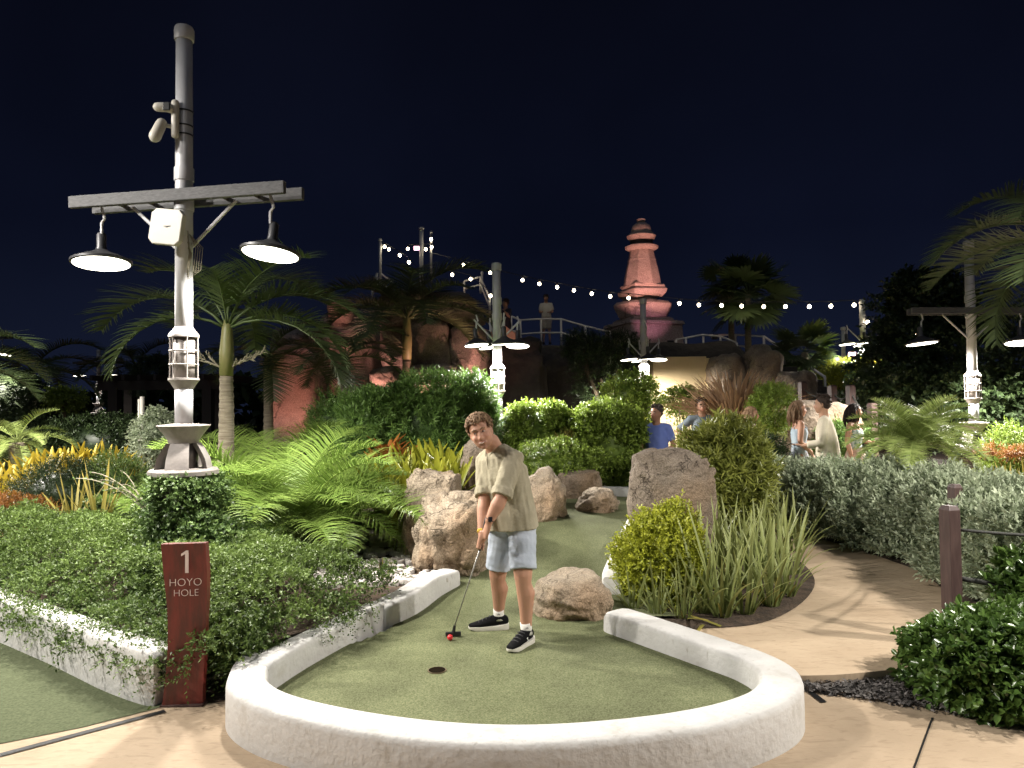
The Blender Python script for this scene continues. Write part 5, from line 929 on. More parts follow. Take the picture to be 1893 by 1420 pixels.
# tower
TY = 26.0; tb = P(1190, 690, TY); tb.z = 3.3; tw = thing('stone_tower', 'pink lit stacked stone tower on the hilltop', 'tower', tb); px2 = TY / FPX
def zt(py): return P(1192, py, TY).z
def seg(name, prof, n=4, a0=R(45), k=1.0, dx=0, parent=tw, m='towerstone', tilt=0.0):
    c = Vector((tb.x + dx, tb.y, 0)); f = (1 / math.cos(math.pi / n)) if n < 9 else 1
    cz = Vector((c.x, c.y, zt(prof[0][1]))); mr = Matrix.Rotation(tilt, 3, 'Y')
    return MB().lathe([(r * px2 * k * (f * .82 if n == 4 else 1), zt(y) - cz.z) for r, y in prof], n, cz, a0, m=mr).build(name, M[m], parent, bevel=.03 if n < 9 else 0, smooth=n > 8, auto=35 if n > 8 else None)
tr_ = R(45) + R(18)
seg('base_block', [(66, 660), (64, 612), (64, 605)], 4, tr_); seg('base_ledge', [(60, 606), (68, 604), (66, 598), (52, 596)], 4, tr_); seg('base_step', [(52, 600), (50, 592), (44, 589)], 4, tr_)
seg('bowl', [(40, 592), (46, 588), (55, 572), (57, 566), (50, 560), (34, 559)], 8, R(10)); seg('neck', [(26, 562), (26, 550)], 16, 0)
seg('plate', [(31, 553), (40, 545), (42, 538), (36, 534), (34, 533)], 4, tr_, tilt=R(-2)); seg('plate_upper', [(33, 536), (38, 531), (36, 527)], 4, tr_, tilt=R(2))
seg('body', [(36, 530), (33, 512), (30, 497), (25, 478), (22, 463)], 8, R(22)); seg('body_band', [(26.5, 483), (26.3, 480)], 8, R(22))
seg('lower_disc', [(23, 464), (30, 460), (31, 457), (26, 454.5)], 28, 0); seg('dark_band', [(21, 456), (21, 446)], 28, 0, m='hill'); seg('upper_disc', [(17, 448), (25, 442), (27, 437), (22, 432), (18, 430)], 28, 0)
dm = seg('dome', [(19, 431), (19, 426), (16, 418), (10, 413), (6, 412)], 28, 0); seg('finial', [(5, 413), (6, 411), (8.5, 409), (8.5, 406), (4, 404)], 20, 0, parent=dm)
# floodlights (pink) for tower and rocks
def flood(loc, aim, power, col, label, size=R(70)):
    loc = Vector(loc); aim = Vector(aim); t = thing('floodlight', label, 'floodlight', loc, group='pink floodlights'); d = (aim - loc).normalized(); q = d.to_track_quat('-Z', 'Y').to_matrix()
    MB().box(loc - d * .06, (.2, .16, .08), q).build('housing', M['hood'], t, bevel=.01); MB().box(loc - d * .015, (.17, .13, .012), q).build('lens', mat('pink_lens', (.9, .4, .4), .4, emit=col, estr=6), t)
    MB().tube([loc - Vector((.1, 0, .12)), loc - d * .06, loc + Vector((.1, 0, -.12))], .01, 5).build('yoke', M['hood'], t)
    ld = bpy.data.lights.new('flood_light', 'SPOT'); ld.energy = power; ld.color = col; ld.spot_size = size; ld.spot_blend = .8; ld.shadow_soft_size = .08
    lo_ = bpy.data.objects.new('flood_light', ld); COL.objects.link(lo_); lo_.parent = t; lo_.matrix_local = Matrix.Translation(d * .02) @ q.to_4x4()
PK = (1, .47, .38); PM = (1, .40, .60)
flood((tb.x - 1.5, 22.3, 3.95), (tb.x, 26, 7.2), 800, PK, 'pink floodlight left of the tower base', R(44)); flood((tb.x + 1.6, 22.6, 3.9), (tb.x, 26, 7.0), 600, PK, 'pink floodlight right of the tower base', R(44)); flood((tb.x + .3, 23.0, 3.75), (tb.x, 26, 5.35), 90, PM, 'magenta floodlight in front of the tower base', R(46))
flood((-1.45, 15.5, 1.3), (-2.0, 17.5, 4.0), 560, PK, 'pink floodlight below the boulder pillar'); flood((-.9, 15.2, 1.4), (-1.0, 17.5, 3.3), 150, PK, 'pink floodlight below the broad brown rock'); flood((-3.3, 15.9, 1.3), (-2.9, 17.6, 4.0), 260, PK, 'pink floodlight left of the middle palm trunk'); flood((-5.0, 15.6, .9), (-5.3, 18, 2.8), 190, (1, .36, .26), 'pink floodlight behind the near palm', R(80)); flood((-4.0, 16.6, 2.6), (-4.2, 18.6, 4.3), 55, PK, 'pink floodlight for the rough rock top')
flood(P(770, 459, 24), P(760, 480, 14), 60, (1, .55, .7), 'pink floodlight shining out on the hilltop pole'); flood(P(1575, 656, 19.5), P(1560, 700, 12), 30, (1, .6, .6), 'pink floodlight beside the far stairs')
# hilltop poles
for px, y0, y1, Y, r, lab in ((703, 444, 530, 24, .05, 'slim pale light pole at the left end of the string lights'), (779, 423, 560, 24, .07, 'thick pole on the hilltop'), (797, 430, 520, 24, .04, 'thin pole right of the thick hilltop pole'), (1559, 608, 680, 21, .06, 'pale pole left of the far lamp post'), (891, 505, 540, 23, .035, 'short pole carrying string lights left of the four lamp post')):
    q = P(px, y0, Y); e_ = P(px, y1, Y); t = thing('hill_pole', lab, 'pole', e_); MB().tube([e_, q], r, 8).build('shaft', M['steel'], t, smooth=True); MB().lathe([(r * 1.3, -.03), (r * 1.3, .04), (r * .6, .06)], 10, q).build('cap', M['steel'], t, smooth=True)
def string_lights(label, pts, anchors):
    pts = [Vector(p) for p in pts]; t = thing('string_lights', label, 'string lights', pts[0]); line = [anchors[0]] + [p + Vector((0, 0, .13)) for p in pts] + [anchors[1]]; MB().tube(line, .010, 5).build('cable', M['cable'], t, smooth=True)
    for p in pts:
        s_ = MB().lathe([(.022, .05), (.026, .06), (.026, .11), (.012, .13)], 8, p).build('socket', M['black'], t); MB().ell(p, (.047, .047, .052), n=12, k=8).build('bulb', M['bulb'], s_, smooth=True)
mp = [(857, 490), (906, 504), (966, 518), (997, 525), (1030, 531), (1061, 537), (1094, 543), (1128, 548), (1162, 551), (1256, 561), (1292, 564), (1334, 565), (1371, 566), (1412, 567), (1452, 567), (1496, 567), (1536, 566), (1579, 564)]
string_lights('long string of warm bulbs sagging past the tower to the far lamp post', [P(x, y, 22 - 3 * (x - 857) / 722) for x, y in mp], (P(799, 468, 23.9), P(1592, 560, 19)))
string_lights('short bulb string from the slim hilltop pole', [P(711, 456, 24), P(719, 461, 23.6), P(739, 472, 22.6), P(756, 485, 21.8)], (P(703, 448, 24), P(775, 498, 21)))
string_lights('short bulb string between the hilltop and the short pole', [P(836, 508, 22.6), P(870, 516, 22.8), P(907, 547, 22)], (P(815, 500, 22.4), P(915, 560, 22)))
string_lights('bulbs hanging on the thin hilltop pole', [P(797, 442, 23.9), P(798, 457, 23.9), P(754, 460, 24), P(787, 461, 24.2)], (P(797, 434, 24), P(789, 452, 24)))
string_lights('bulb string running right from the far lamp post', [P(1604, 596, 18.8), P(1645, 608, 18), P(1693, 616, 17), P(1632, 637, 18.2)], (P(1594, 585, 19), P(1720, 612, 16.5)))

# ------------------------------------------------------------------ people
SKIN = vcmat('skin', .55, .3, .08); CLOTHVC = vcmat('patterned_cloth', .8, .2)
def cloth(name, a, b, bump=.35): return mat(name, a, .85, spec=.15, base2=b, scale=7, bump=bump, bscale=55, bdist=.008)
def vcol(me, cols):
    a = me.color_attributes.new('Col', 'FLOAT_COLOR', 'POINT'); c = np.ones((len(me.vertices), 4), dtype=np.float32); c[:, :3] = cols; a.data.foreach_set('color', c.ravel())
def coords(me): v = np.empty(len(me.vertices) * 3, dtype=np.float32); me.vertices.foreach_get('co', v); return v.reshape(-1, 3)
def folds(me, amp, seed, stretch=(14, 14, 3), keep=None):
    v = coords(me); nn = np.empty(len(v) * 3, dtype=np.float32); me.vertices.foreach_get('normal', nn); nn = nn.reshape(-1, 3)
    w = v * np.array(stretch); g = lump(w, seed, k=6, f=1.0) + .5 * lump(w * 2.1, seed + 3, k=5, f=1.0); v2 = v + nn * (g * amp)[:, None]; me.vertices.foreach_set('co', v2.astype(np.float32).ravel()); me.update()
def place(me, name, m, t):
    me.name = name; me.materials.clear(); o = link(name, finish(me, m, True), t); v = coords(me) - np.array(org(t), dtype=np.float32); me.vertices.foreach_set('co', v.ravel()); me.update(); return o
def frame(u, f): u = Vector(u).normalized(); f = Vector(f); f = (f - u * f.dot(u)).normalized(); r = f.cross(u); return Matrix((r, f, u)).transposed()   # columns: right, forward, up
def hand(mb, wr, d, n, s, curl=.5):
    d = d.normalized(); n = (n - d * n.dot(d)).normalized(); b = d.cross(n); mb.tube([wr, wr + d * .05 * s, wr + d * .09 * s], [(.026 * s, .017 * s), (.04 * s, .015 * s), (.038 * s, .012 * s)], 10, axis=b, rnd=1)
    for k, (o, ln) in enumerate(((-.029, .068), (-.01, .078), (.01, .073), (.028, .056))):
        p = wr + d * .092 * s + b * o * s; q = p + (d * math.cos(curl * .5) + n * math.sin(curl * .5)) * ln * .5 * s; e_ = q + (d * math.cos(curl * 1.4) + n * math.sin(curl * 1.4)) * ln * .5 * s; mb.tube([p - d * .02 * s, p, q, e_], [.0085 * s, .0085 * s, .008 * s, .0065 * s], 7, rnd=1)
    p = wr + d * .03 * s - b * .03 * s; mb.tube([p, p - b * .03 * s + d * .02 * s + n * .01 * s, p - b * .035 * s + d * .055 * s + n * .02 * s], [.012 * s, .010 * s, .008 * s], 7, rnd=1)
def head_parts(mb, c, H, s):
    def q(x, y, z): return c + H @ Vector((x * s, y * s, z * s))
    def el(p, r, n=14, k=9): mb.ell(q(*p), [a * s for a in r], H, n, k)
    el((0, -.012, .035), (.080, .098, .088), 18, 12); el((0, .012, -.03), (.074, .078, .085), 16, 10); el((0, .03, -.074), (.059, .055, .045)); el((0, .068, -.102), (.024, .022, .018)); el((0, .07, .03), (.058, .022, .016))
    for sx_ in (-1, 1):
        el((sx_ * .036, .062, -.03), (.026, .024, .024)); mb.ell(q(sx_ * .076, -.008, -.012), (.012 * s, .022 * s, .034 * s), H, 10, 7); el((sx_ * .012, .094, -.036), (.010, .011, .009), 8, 6)
    mb.tube([q(0, .078, .022), q(0, .094, -.004), q(0, .112, -.032)], [.009 * s, .011 * s, .0135 * s], 8, rnd=1); mb.tube([q(-.02, .086, -.068), q(0, .094, -.066), q(.02, .086, -.068)], .009 * s, 8, rnd=1)
    return q
def person(label, J, s=1.0, voxel=.014, skin=(.42, .24, .16), top=None, bottom=None, hair=None, shoes=True, hairfn=None, sleeves=.45, topw=1.0, shorts=None, skirt=None, toplen=0.0, straps=False, grip=None, beard=0.0, seed=1, curl=.5, bare=False):
    g = J['ground']; t = thing('person', label, 'person', g); H = frame(J['hup'], J['hfwd']); L_ = J['side']; mb = MB(); k_sh = J.get('sleeve', 1.0); bk_ = J.get('bulk', 1.0); q = head_parts(mb, J['head'], H, s)
    mb.tube([J['neck'] - Vector((0, 0, .05)), J['neck'] + (J['head'] - J['neck']) * .35, q(0, -.02, -.05)], [.07 * s, .062 * s, .062 * s], 12)
    mb.tube([J['pelvis'] - Vector((0, 0, .06)), J['pelvis'], J['waist'], J['chest'], J['neck'] - Vector((0, 0, .04)), J['neck']], [(.13 * s, .10 * s), (.155 * s, .11 * s), (.13 * s, .095 * s), (.155 * s, .11 * s), (.11 * s, .07 * s), (.06 * s, .055 * s)], 18, axis=L_)
    for k in 'LR':
        sh_, el_, wr = J['sh' + k], J['el' + k], J['wr' + k]; mb.tube([sh_ + (J['neck'] - sh_) * .25, sh_, sh_.lerp(el_, .5), el_, el_.lerp(wr, .3), wr], [.042 * s, .05 * s, .048 * s * bk_, .041 * s * bk_, .046 * s * bk_, .028 * s * bk_], 12, rnd=1)
        hp_, kn, an_ = J['hip' + k], J['kn' + k], J['an' + k]; bk = J['fwd'] * -.018 * s
        mb.tube([hp_, hp_.lerp(kn, .5), kn, kn.lerp(an_, .14), kn.lerp(an_, .33) + bk, kn.lerp(an_, .62) + bk * .5, an_, an_ - Vector((0, 0, .05 * s))], [.088 * s, .075 * s * bk_, .057 * s * bk_, .05 * s * bk_, .058 * s * bk_, .044 * s * bk_, .033 * s * bk_, .034 * s], 12, rnd=1)
        if not grip: hand(mb, wr, J['ha' + k] - wr, J['fwd'] if abs(J['fwd'].dot((J['ha' + k] - wr).normalized())) < .9 else Vector((0, 0, -1)), s, curl)
    if grip: grip(mb)
    me = remesh(mb, voxel, 5); v = coords(me); Hn = np.array(H); lv = (v - np.array(J['head'])) @ Hn / s; col_ = np.tile(np.array(skin), (len(v), 1)); nzc = lump(v * 9, seed, f=1.2); col_ *= (1 + .10 * nzc)[:, None]
    hd = (np.abs(lv[:, 0]) < .09) & (np.abs(lv[:, 2]) < .14) & (lv[:, 1] > -.05)
    ck = np.exp(-(((np.abs(lv[:, 0]) - .04) / .022) ** 2 + ((lv[:, 2] + .03) / .025) ** 2)) * (lv[:, 1] > .03); col_ = col_ * (1 - (.25 * ck * hd)[:, None]) + np.array([.5, .2, .15]) * (.25 * ck * hd)[:, None]
    if beard:
        bd = np.clip((-.045 - lv[:, 2]) / .03, 0, 1) * (lv[:, 1] > -.005) * (lv[:, 2] > -.135) * hd * beard; bd = np.maximum(bd, beard * hd * np.exp(-(((lv[:, 2] + .054) / .009) ** 2)) * (np.abs(lv[:, 0]) < .032) * (lv[:, 1] > .07)); col_ = col_ * (1 - bd[:, None]) + np.array([.13, .065, .035]) * bd[:, None]
    lips = np.exp(-((lv[:, 0] / .024) ** 4 + ((lv[:, 2] + .068 - .25 * np.abs(lv[:, 0])) / .007) ** 2)) * (lv[:, 1] > .06); col_ = col_ * (1 - .75 * lips[:, None]) + np.array([.42, .12, .10]) * .75 * lips[:, None]
    sock = np.exp(-(((np.abs(lv[:, 0]) - .031) / .017) ** 2 + ((lv[:, 2] - .008) / .014) ** 2)) * (lv[:, 1] > .04); col_ *= (1 - .2 * sock)[:, None]  # eye sockets darkened: shade put into the skin colour
    vcol(me, np.clip(col_, 0, 1)); body = place(me, 'body', SKIN, t)
    he = mat('hair_' + label[:8], hair[0], .75, spec=.25, base2=hair[1], scale=60, detail=3, bump=.4, bscale=90)
    for sx_ in (-1, 1):
        ey = MB().ell(q(sx_ * .031, .083, .008), (.0105 * s, .005 * s, .0045 * s), H, 10, 6).build('eye', mat('eye_white', (.38, .34, .31), .35), body, smooth=True); MB().ell(q(sx_ * .031 + .002, .088, .008), (.0055 * s, .003 * s, .0055 * s), H, 8, 5).build('iris', M['black'], ey, smooth=True) if voxel < .01 else None
        MB().tube([q(sx_ * .014, .092, .026), q(sx_ * .03, .090, .034), q(sx_ * .05, .078, .028)], [.0045 * s, .005 * s, .003 * s], 6).build('eyebrow', he, body, smooth=True)
    # hair
    hb = MB(); rs = random.Random(seed)
    if hairfn == 'curly':
        for i in range(520):
            d = Vector((rs.gauss(0, 1), rs.gauss(0, 1), rs.gauss(.45, 1))).normalized()
            if d.z < -.1 - .5 * (d.y < 0) or (d.y > .45 and d.z < .52) : continue
            p = q(d.x * .082, d.y * .098 - .012, .035 + d.z * .09); a = H @ Vector((rs.gauss(0, 1), rs.gauss(0, 1), rs.gauss(0, 1))).normalized(); b = (H @ d).normalized(); c2 = a.cross(b).normalized(); r = rs.uniform(.011, .019) * s * (1.5 if d.z > .35 else 1)
            hb.tube([p + b * r * (.3 + .5 * k / 6) + (c2 * math.cos(k * 1.05) + b.cross(c2) * math.sin(k * 1.05) * .8 + b * .3 * math.sin(k * 1.05)) * r for k in range(6)], [.005 * s, .006 * s, .0065 * s, .006 * s, .005 * s, .003 * s], 5)
        hb.ell(q(0, -.022, .048), (.079 * s, .094 * s, .086 * s), H, 16, 10)
    else:
        hb.ell(q(0, -.024, .05), (.085 * s, .098 * s, .088 * s), H, 18, 12); hb.ell(q(0, -.05, .0), (.078 * s, .07 * s, .075 * s), H, 14, 9)
        n_ = 90 if hairfn == 'short' else 130
        for i in range(n_):
            d = Vector((rs.gauss(0, 1), rs.gauss(0, 1), rs.gauss(.5, 1))).normalized()
            if d.y > .35 and d.z < .5: continue
            p = q(d.x * .086, d.y * .1 - .022, .045 + d.z * .09); w = H @ Vector((d.x * .5, -.4 + d.y, .25 if d.z > .3 else -.5)).normalized()
            if hairfn == 'short': hb.tube([p, p + w * .02 * s, p + w * .035 * s], [.008 * s, .007 * s, .003 * s], 5)
            else:
                if d.z < -.3: continue
                L2 = rs.uniform(.24, .34) * s; out = H @ Vector((d.x * .02, min(d.y, 0) * .03 - .012, 0)); pts = [p, p + out - H @ Vector((0, 0, L2 * .25)), p + out * 1.2 - Vector((0, 0, L2 * .6)) + Vector((rs.uniform(-.02, .02), rs.uniform(-.02, .02), 0)), p + out * 1.0 - Vector((0, 0, L2))]; hb.tube(pts, [.009 * s, .013 * s, .012 * s, .004 * s], 6)
    hb.build('hair', he, t, smooth=True)
    # clothes
    if top:
        cb2 = MB(); k_ = topw; hem = J['pelvis'] - Vector((0, 0, toplen))
        if not straps:
            cb2.tube([hem, hem.lerp(J['waist'], .5), J['waist'], J['chest'], J['neck'] - Vector((0, 0, .075 * s)), J['neck'] - Vector((0, 0, .015 * s))], [(.19 * s * k_, .145 * s * k_), (.182 * s * k_, .138 * s * k_), (.168 * s * k_, .128 * s * k_), (.182 * s * bk_, .135 * s * bk_), (.145 * s * bk_, .095 * s * bk_), (.072 * s, .068 * s)], 22, axis=L_)
            for k in 'LR':
                sh_, el_, wr = J['sh' + k], J['el' + k], J['wr' + k]; end = sh_.lerp(el_, sleeves * 2) if sleeves <= .5 else el_.lerp(wr, sleeves * 2 - 1)
                pts = [J['neck'].lerp(sh_, .3) - Vector((0, 0, .02)), sh_, sh_.lerp(end if sleeves <= .5 else el_, .5)] + ([el_] if sleeves > .5 else []) + [end]; rr = [.058 * s * bk_, .07 * s * bk_, .066 * s * k_sh] + ([.06 * s] if sleeves > .5 else []) + [.064 * s * k_sh if sleeves <= .5 else .05 * s]; cb2.tube(pts, rr, 14)
                if sleeves <= .6 and voxel < .01: cb2.tube([end - (end - sh_).normalized() * .05, end + (end - sh_).normalized() * .005], [.071 * s * k_sh, .071 * s * k_sh], 16)
        else: cb2.tube([J['pelvis'], J['waist'], J['chest'], J['chest'] + Vector((0, 0, .06 * s))], [(.16 * s, .115 * s), (.14 * s, .105 * s), (.165 * s, .125 * s), (.155 * s, .105 * s)], 18, axis=L_)
        me = remesh(cb2, voxel, 3); folds(me, .0055 if voxel < .01 else .006, seed, (24, 24, 8) if voxel < .01 else (14, 14, 3))
        if isinstance(top, str): v = coords(me); pt = (np.sin(v[:, 0] * 90 + 3 * np.sin(v[:, 2] * 50)) * np.sin(v[:, 2] * 80) > .15); vcol(me, np.where(pt[:, None], np.array([.12, .20, .16]), np.array([.45, .5, .48]))); top_m = CLOTHVC
        else: top_m = top
        so = place(me, 'shirt', top_m, t); J['shirt'] = so
        if straps:
            for sx_ in (-1, 1): MB().tube([J['chest'] + L_ * sx_ * .07 * s + J['fwd'] * .11 * s + Vector((0, 0, .05)), J['neck'] + L_ * sx_ * .08 * s + Vector((0, 0, -.005)), J['chest'] + L_ * sx_ * .07 * s - J['fwd'] * .10 * s + Vector((0, 0, .05))], .007, 5).build('strap', top_m, so)
    if bottom and not skirt:
        pb_ = MB(); pb_.tube([J['pelvis'] - Vector((0, 0, .09 * s)), J['pelvis'], J['pelvis'].lerp(J['waist'], .55)], [(.165 * s, .125 * s), (.172 * s, .128 * s), (.158 * s, .118 * s)], 18, axis=L_)
        for k in 'LR':
            hp_, kn, an_ = J['hip' + k], J['kn' + k], J['an' + k]
            if shorts: e_ = hp_.lerp(kn, shorts); pb_.tube([hp_ + Vector((0, 0, .05)), hp_, hp_.lerp(e_, .5), e_], [(.09 * s, .10 * s), (.105 * s, .108 * s), (.098 * s, .1 * s), (.096 * s, .098 * s)], 18, axis=L_)
            else: pb_.tube([hp_ + Vector((0, 0, .05)), hp_, kn, an_.lerp(kn, .05)], [.09 * s, .1 * s, .075 * s, .065 * s], 14)
        me = remesh(pb_, voxel, 3); folds(me, .003 if voxel < .01 else .005, seed + 4, (22, 22, 26) if voxel < .01 else (10, 10, 12)); J['pants'] = place(me, 'shorts' if shorts else 'trousers', bottom, t)
    if skirt:
        sk = MB(); w0 = J['waist'] - Vector((0, 0, .05)); fl = skirt; base_ = Vector((J['pelvis'].x, J['pelvis'].y, fl[0])); n = 40; V = []; K = 10
        for i in range(K + 1):
            u = i / K; c = w0.lerp(base_, u)
            for j in range(n):
                a = 6.2832 * j / n; r = (.13 + (fl[1] - .13) * u ** .75 + .03 * math.sin(u * 3.1)) * s * (1 + .08 * u * math.sin(a * 9 + seed)); V.append(c + L_ * math.cos(a) * r + J['fwd'] * math.sin(a) * r * .8)
        sk.add(V, [(i * n + j, i * n + (j + 1) % n, (i + 1) * n + (j + 1) % n, (i + 1) * n + j) for i in range(K) for j in range(n)] + [tuple(range(n))]); so = sk.build('skirt', bottom, t, smooth=True)
    if shoes:
        for k in 'LR':
            an_, toe = J['an' + k], J['toe' + k]; gz = g.z; d = (toe - an_); d.z = 0; d.normalize(); sv = Vector((-d.y, d.x, 0)); hl = Vector((an_.x, an_.y, gz)) - d * .055 * s; ln = .285 * s
            up_ = MB(); up_.tube([hl + d * (.01) + Vector((0, 0, .062)), hl + d * .06 + Vector((0, 0, .068)), hl + d * ln * .45 + Vector((0, 0, .058)), hl + d * ln * .72 + Vector((0, 0, .042)), hl + d * ln * .95 + Vector((0, 0, .034))], [(.032, .042), (.038, .048), (.042, .038), (.046, .026), (.034, .016)], 16, axis=sv, rnd=1)
            up_.tube([an_ + Vector((0, 0, .02 - (an_.z - gz) + .085)), Vector((an_.x, an_.y, gz + .05))], [(.043, .048), (.04, .05)], 14, axis=sv)
            uo = place(remesh(up_, max(voxel, .006), 3), 'shoe', J.get('shoe_m', M['black']), t)
            so = MB(); V = []; prof = [(-.02, .024), (0, .036), (.06, .04), (.12, .038), (.18, .044), (.23, .043), (.265, .032), (.285, .012)]; ring = [(x, w) for x, w in prof] + [(x, -w) for x, w in prof[::-1]]
            for z, f in ((.0, 1.0), (.012, 1.08), (.030, 1.04)): V += [hl + d * (x * s * (1.0 if z == 0 else 1.01)) + sv * (w * f) + Vector((0, 0, z + (.012 * max(0, (x - .22)) / .06 if z < .02 else .0) + (.012 if (x < .06 and z > .02) else 0))) for x, w in ring]
            m_ = len(ring); so.add(V, [(i * m_ + j, i * m_ + (j + 1) % m_, (i + 1) * m_ + (j + 1) % m_, (i + 1) * m_ + j) for i in range(2) for j in range(m_)] + [tuple(range(m_))[::-1], tuple(2 * m_ + j for j in range(m_))]); so.build('sole', J.get('sole_m', M['black']), uo, smooth=True, auto=50); J['shoe' + k] = uo
    J['t'] = t; J['body'] = body; J['q'] = q; return t
def stand(px, Y, ztop, z0, face, arms, lean=0.0, look=None, turn=0.0, spread=.1):   # joints of an upright figure whose head top is ztop
    h = (ztop - z0); s = h / 1.78; p = P(px, 800, Y); o = Vector((p.x, p.y, z0)); f = Vector((math.sin(face), math.cos(face), 0)); l = Vector((-f.y, f.x, 0)); lk = face + turn
    def X(a, b, c): return o + l * (a * s) + f * ((b + lean * c) * s) + Vector((0, 0, c * s))
    J = dict(ground=o, fwd=f, side=l, head=X(0, .02, 1.655), hup=Vector((0, 0, 1)) + f * .03, hfwd=Vector((math.sin(lk), math.cos(lk), look or 0)), neck=X(0, 0, 1.49), chest=X(0, 0.01, 1.29), waist=X(0, 0, 1.10), pelvis=X(0, 0, .95))
    for k, sg_ in (('L', 1), ('R', -1)):
        J['sh' + k] = X(sg_ * .185, 0, 1.43); J['hip' + k] = X(sg_ * .09, 0, .92); J['kn' + k] = X(sg_ * spread, .02, .5); J['an' + k] = X(sg_ * (spread + .01), -.02, .09); J['toe' + k] = J['an' + k] + f * .2 * s + l * sg_ * .04
        e_, w_, hd = arms[k]; J['el' + k] = X(sg_ * e_[0], e_[1], e_[2]); J['wr' + k] = X(sg_ * w_[0], w_[1], w_[2]); J['ha' + k] = X(sg_ * hd[0], hd[1], hd[2])
    return J, s
DOWN = ((.24, -.02, 1.15), (.26, .06, .90), (.26, .09, .80)); FRONT = ((.24, .0, 1.15), (.14, .22, 1.12), (.06, .28, 1.13)); HIP = ((.34, -.08, 1.17), (.20, .08, 1.02), (.16, .12, .98)); WATCH = ((.25, -.04, 1.15), (.12, .16, .98), (.05, .2, .92))
W_ = cloth('white_knit', (.55, .52, .46), (.48, .45, .40))
# golfer -------------------------------------------------------------
GS = 1.0
Jg = dict(ground=Vector((P(950, 1180, 5.35).x, 5.35, GZ)), fwd=Vector((-.75, -.66, 0)).normalized(), side=Vector((.66, -.75, 0)).normalized(), head=P(889, 799, 5.20), hup=Vector((-.30, -.05, .95)), hfwd=Vector((-.12, -.98, .07)), sleeve=1.1, bulk=1.15, neck=P(917, 825, 5.36), chest=P(931, 874, 5.36), waist=P(941, 925, 5.38), pelvis=P(946, 958, 5.38),
          shL=P(949, 848, 5.22), elL=P(926, 922, 5.10), wrL=P(905, 962, 5.09), haL=P(893, 985, 5.08), shR=P(899, 850, 5.47), elR=P(896, 922, 5.32), wrR=P(891, 985, 5.20), haR=P(889, 1005, 5.13),
          hipL=P(965, 972, 5.30), knL=P(967, 1066, 5.20), anL=P(973, 1163, 5.22), toeL=P(945, 1195, 5.05), hipR=P(930, 970, 5.46), knR=P(920, 1064, 5.50), anR=P(922, 1138, 5.58), toeR=P(880, 1150, 5.56),
          shoe_m=mat('black_knit_shoe', (.006, .006, .007), .85, spec=.1, bump=.4, bscale=160, bdist=.004), sole_m=mat('white_sole', (.62, .59, .53), .6))
ga, gb = P(897, 968, 5.13), P(887, 1016, 5.13); gd = (gb - ga).normalized()
def golf_grip(mb):
    e1 = gd.cross(Vector((0, 1, 0))).normalized(); e2 = gd.cross(e1)
    for wr, u, pal in ((Jg['wrL'], .40, 1), (Jg['wrR'], .72, -1)):
        c = ga.lerp(gb, u); out = (wr - c); out = (out - gd * out.dot(gd)).normalized(); ot = gd.cross(out)
        mb.tube([wr, wr.lerp(c + out * .028, .6), c + out * .026 + gd * .015], [(.026, .022), (.04, .018), (.04, .014)], 12, axis=gd, rnd=1)
        for k in range(4):
            b = c + gd * ((k - 1.4) * .0185 + .012); mb.tube([b + (out * math.cos(a) + ot * math.sin(a) * pal) * .0235 for a in (-.7, -.1, .6, 1.3, 2.0, 2.7, 3.3)], [.0095, .0095, .009, .009, .0085, .008, .007], 8, rnd=1)
        mb.tube([c + out * .03 - ot * .012 * pal, c + out * .012 - ot * .022 * pal + gd * .02, c - ot * .02 * pal + gd * .055], [.012, .0105, .0085], 8, rnd=1)
linen = cloth('sage_linen', (.28, .25, .175), (.35, .315, .23), .5); denim = cloth('pale_grey_blue_cotton', (.36, .40, .47), (.44, .48, .55), .3)
person('golfer in sage linen shirt and pale shorts bending over a putter', Jg, 1.0, .0075, (.42, .225, .15), linen, denim, ((.10, .058, .032), (.26, .165, .095)), True, 'curly', sleeves=.47, topw=1.22, shorts=.86, toplen=.07, grip=golf_grip, beard=.36, seed=5)
t = Jg['t']; so = Jg['shirt']; pn = Jg['pants']; nk, ch = Jg['neck'], Jg['chest']; f = Jg['fwd']
pl = [nk + f * .075 + Vector((0, 0, -.045)), nk.lerp(ch, .45) + f * .118, ch + f * .138, ch.lerp(Jg['waist'], .6) + f * .145]; MB().tube(pl, [(.004, .006)] * 4, 6).build('placket', cloth('placket_shade', (.12, .10, .06), (.14, .115, .07)), so)
for s_ in (-1, 1): MB().tube([nk + f * .085 + Vector((0, 0, -.075)) + Jg['side'] * s_ * .012, nk + f * .055 + Jg['side'] * s_ * .055 + Vector((0, 0, -.005)), nk - f * .03 + Jg['side'] * s_ * .066 + Vector((0, 0, .0))], [(.006, .014), (.007, .018), (.007, .016)], 8).build('collar', linen, so, smooth=True)
MB().ell(nk + f * .062 + Vector((0, 0, -.05)), (.022, .016, .045)).build('open_neck', mat('neck_skin', (.42, .22, .15), .6), Jg['body'], smooth=True)
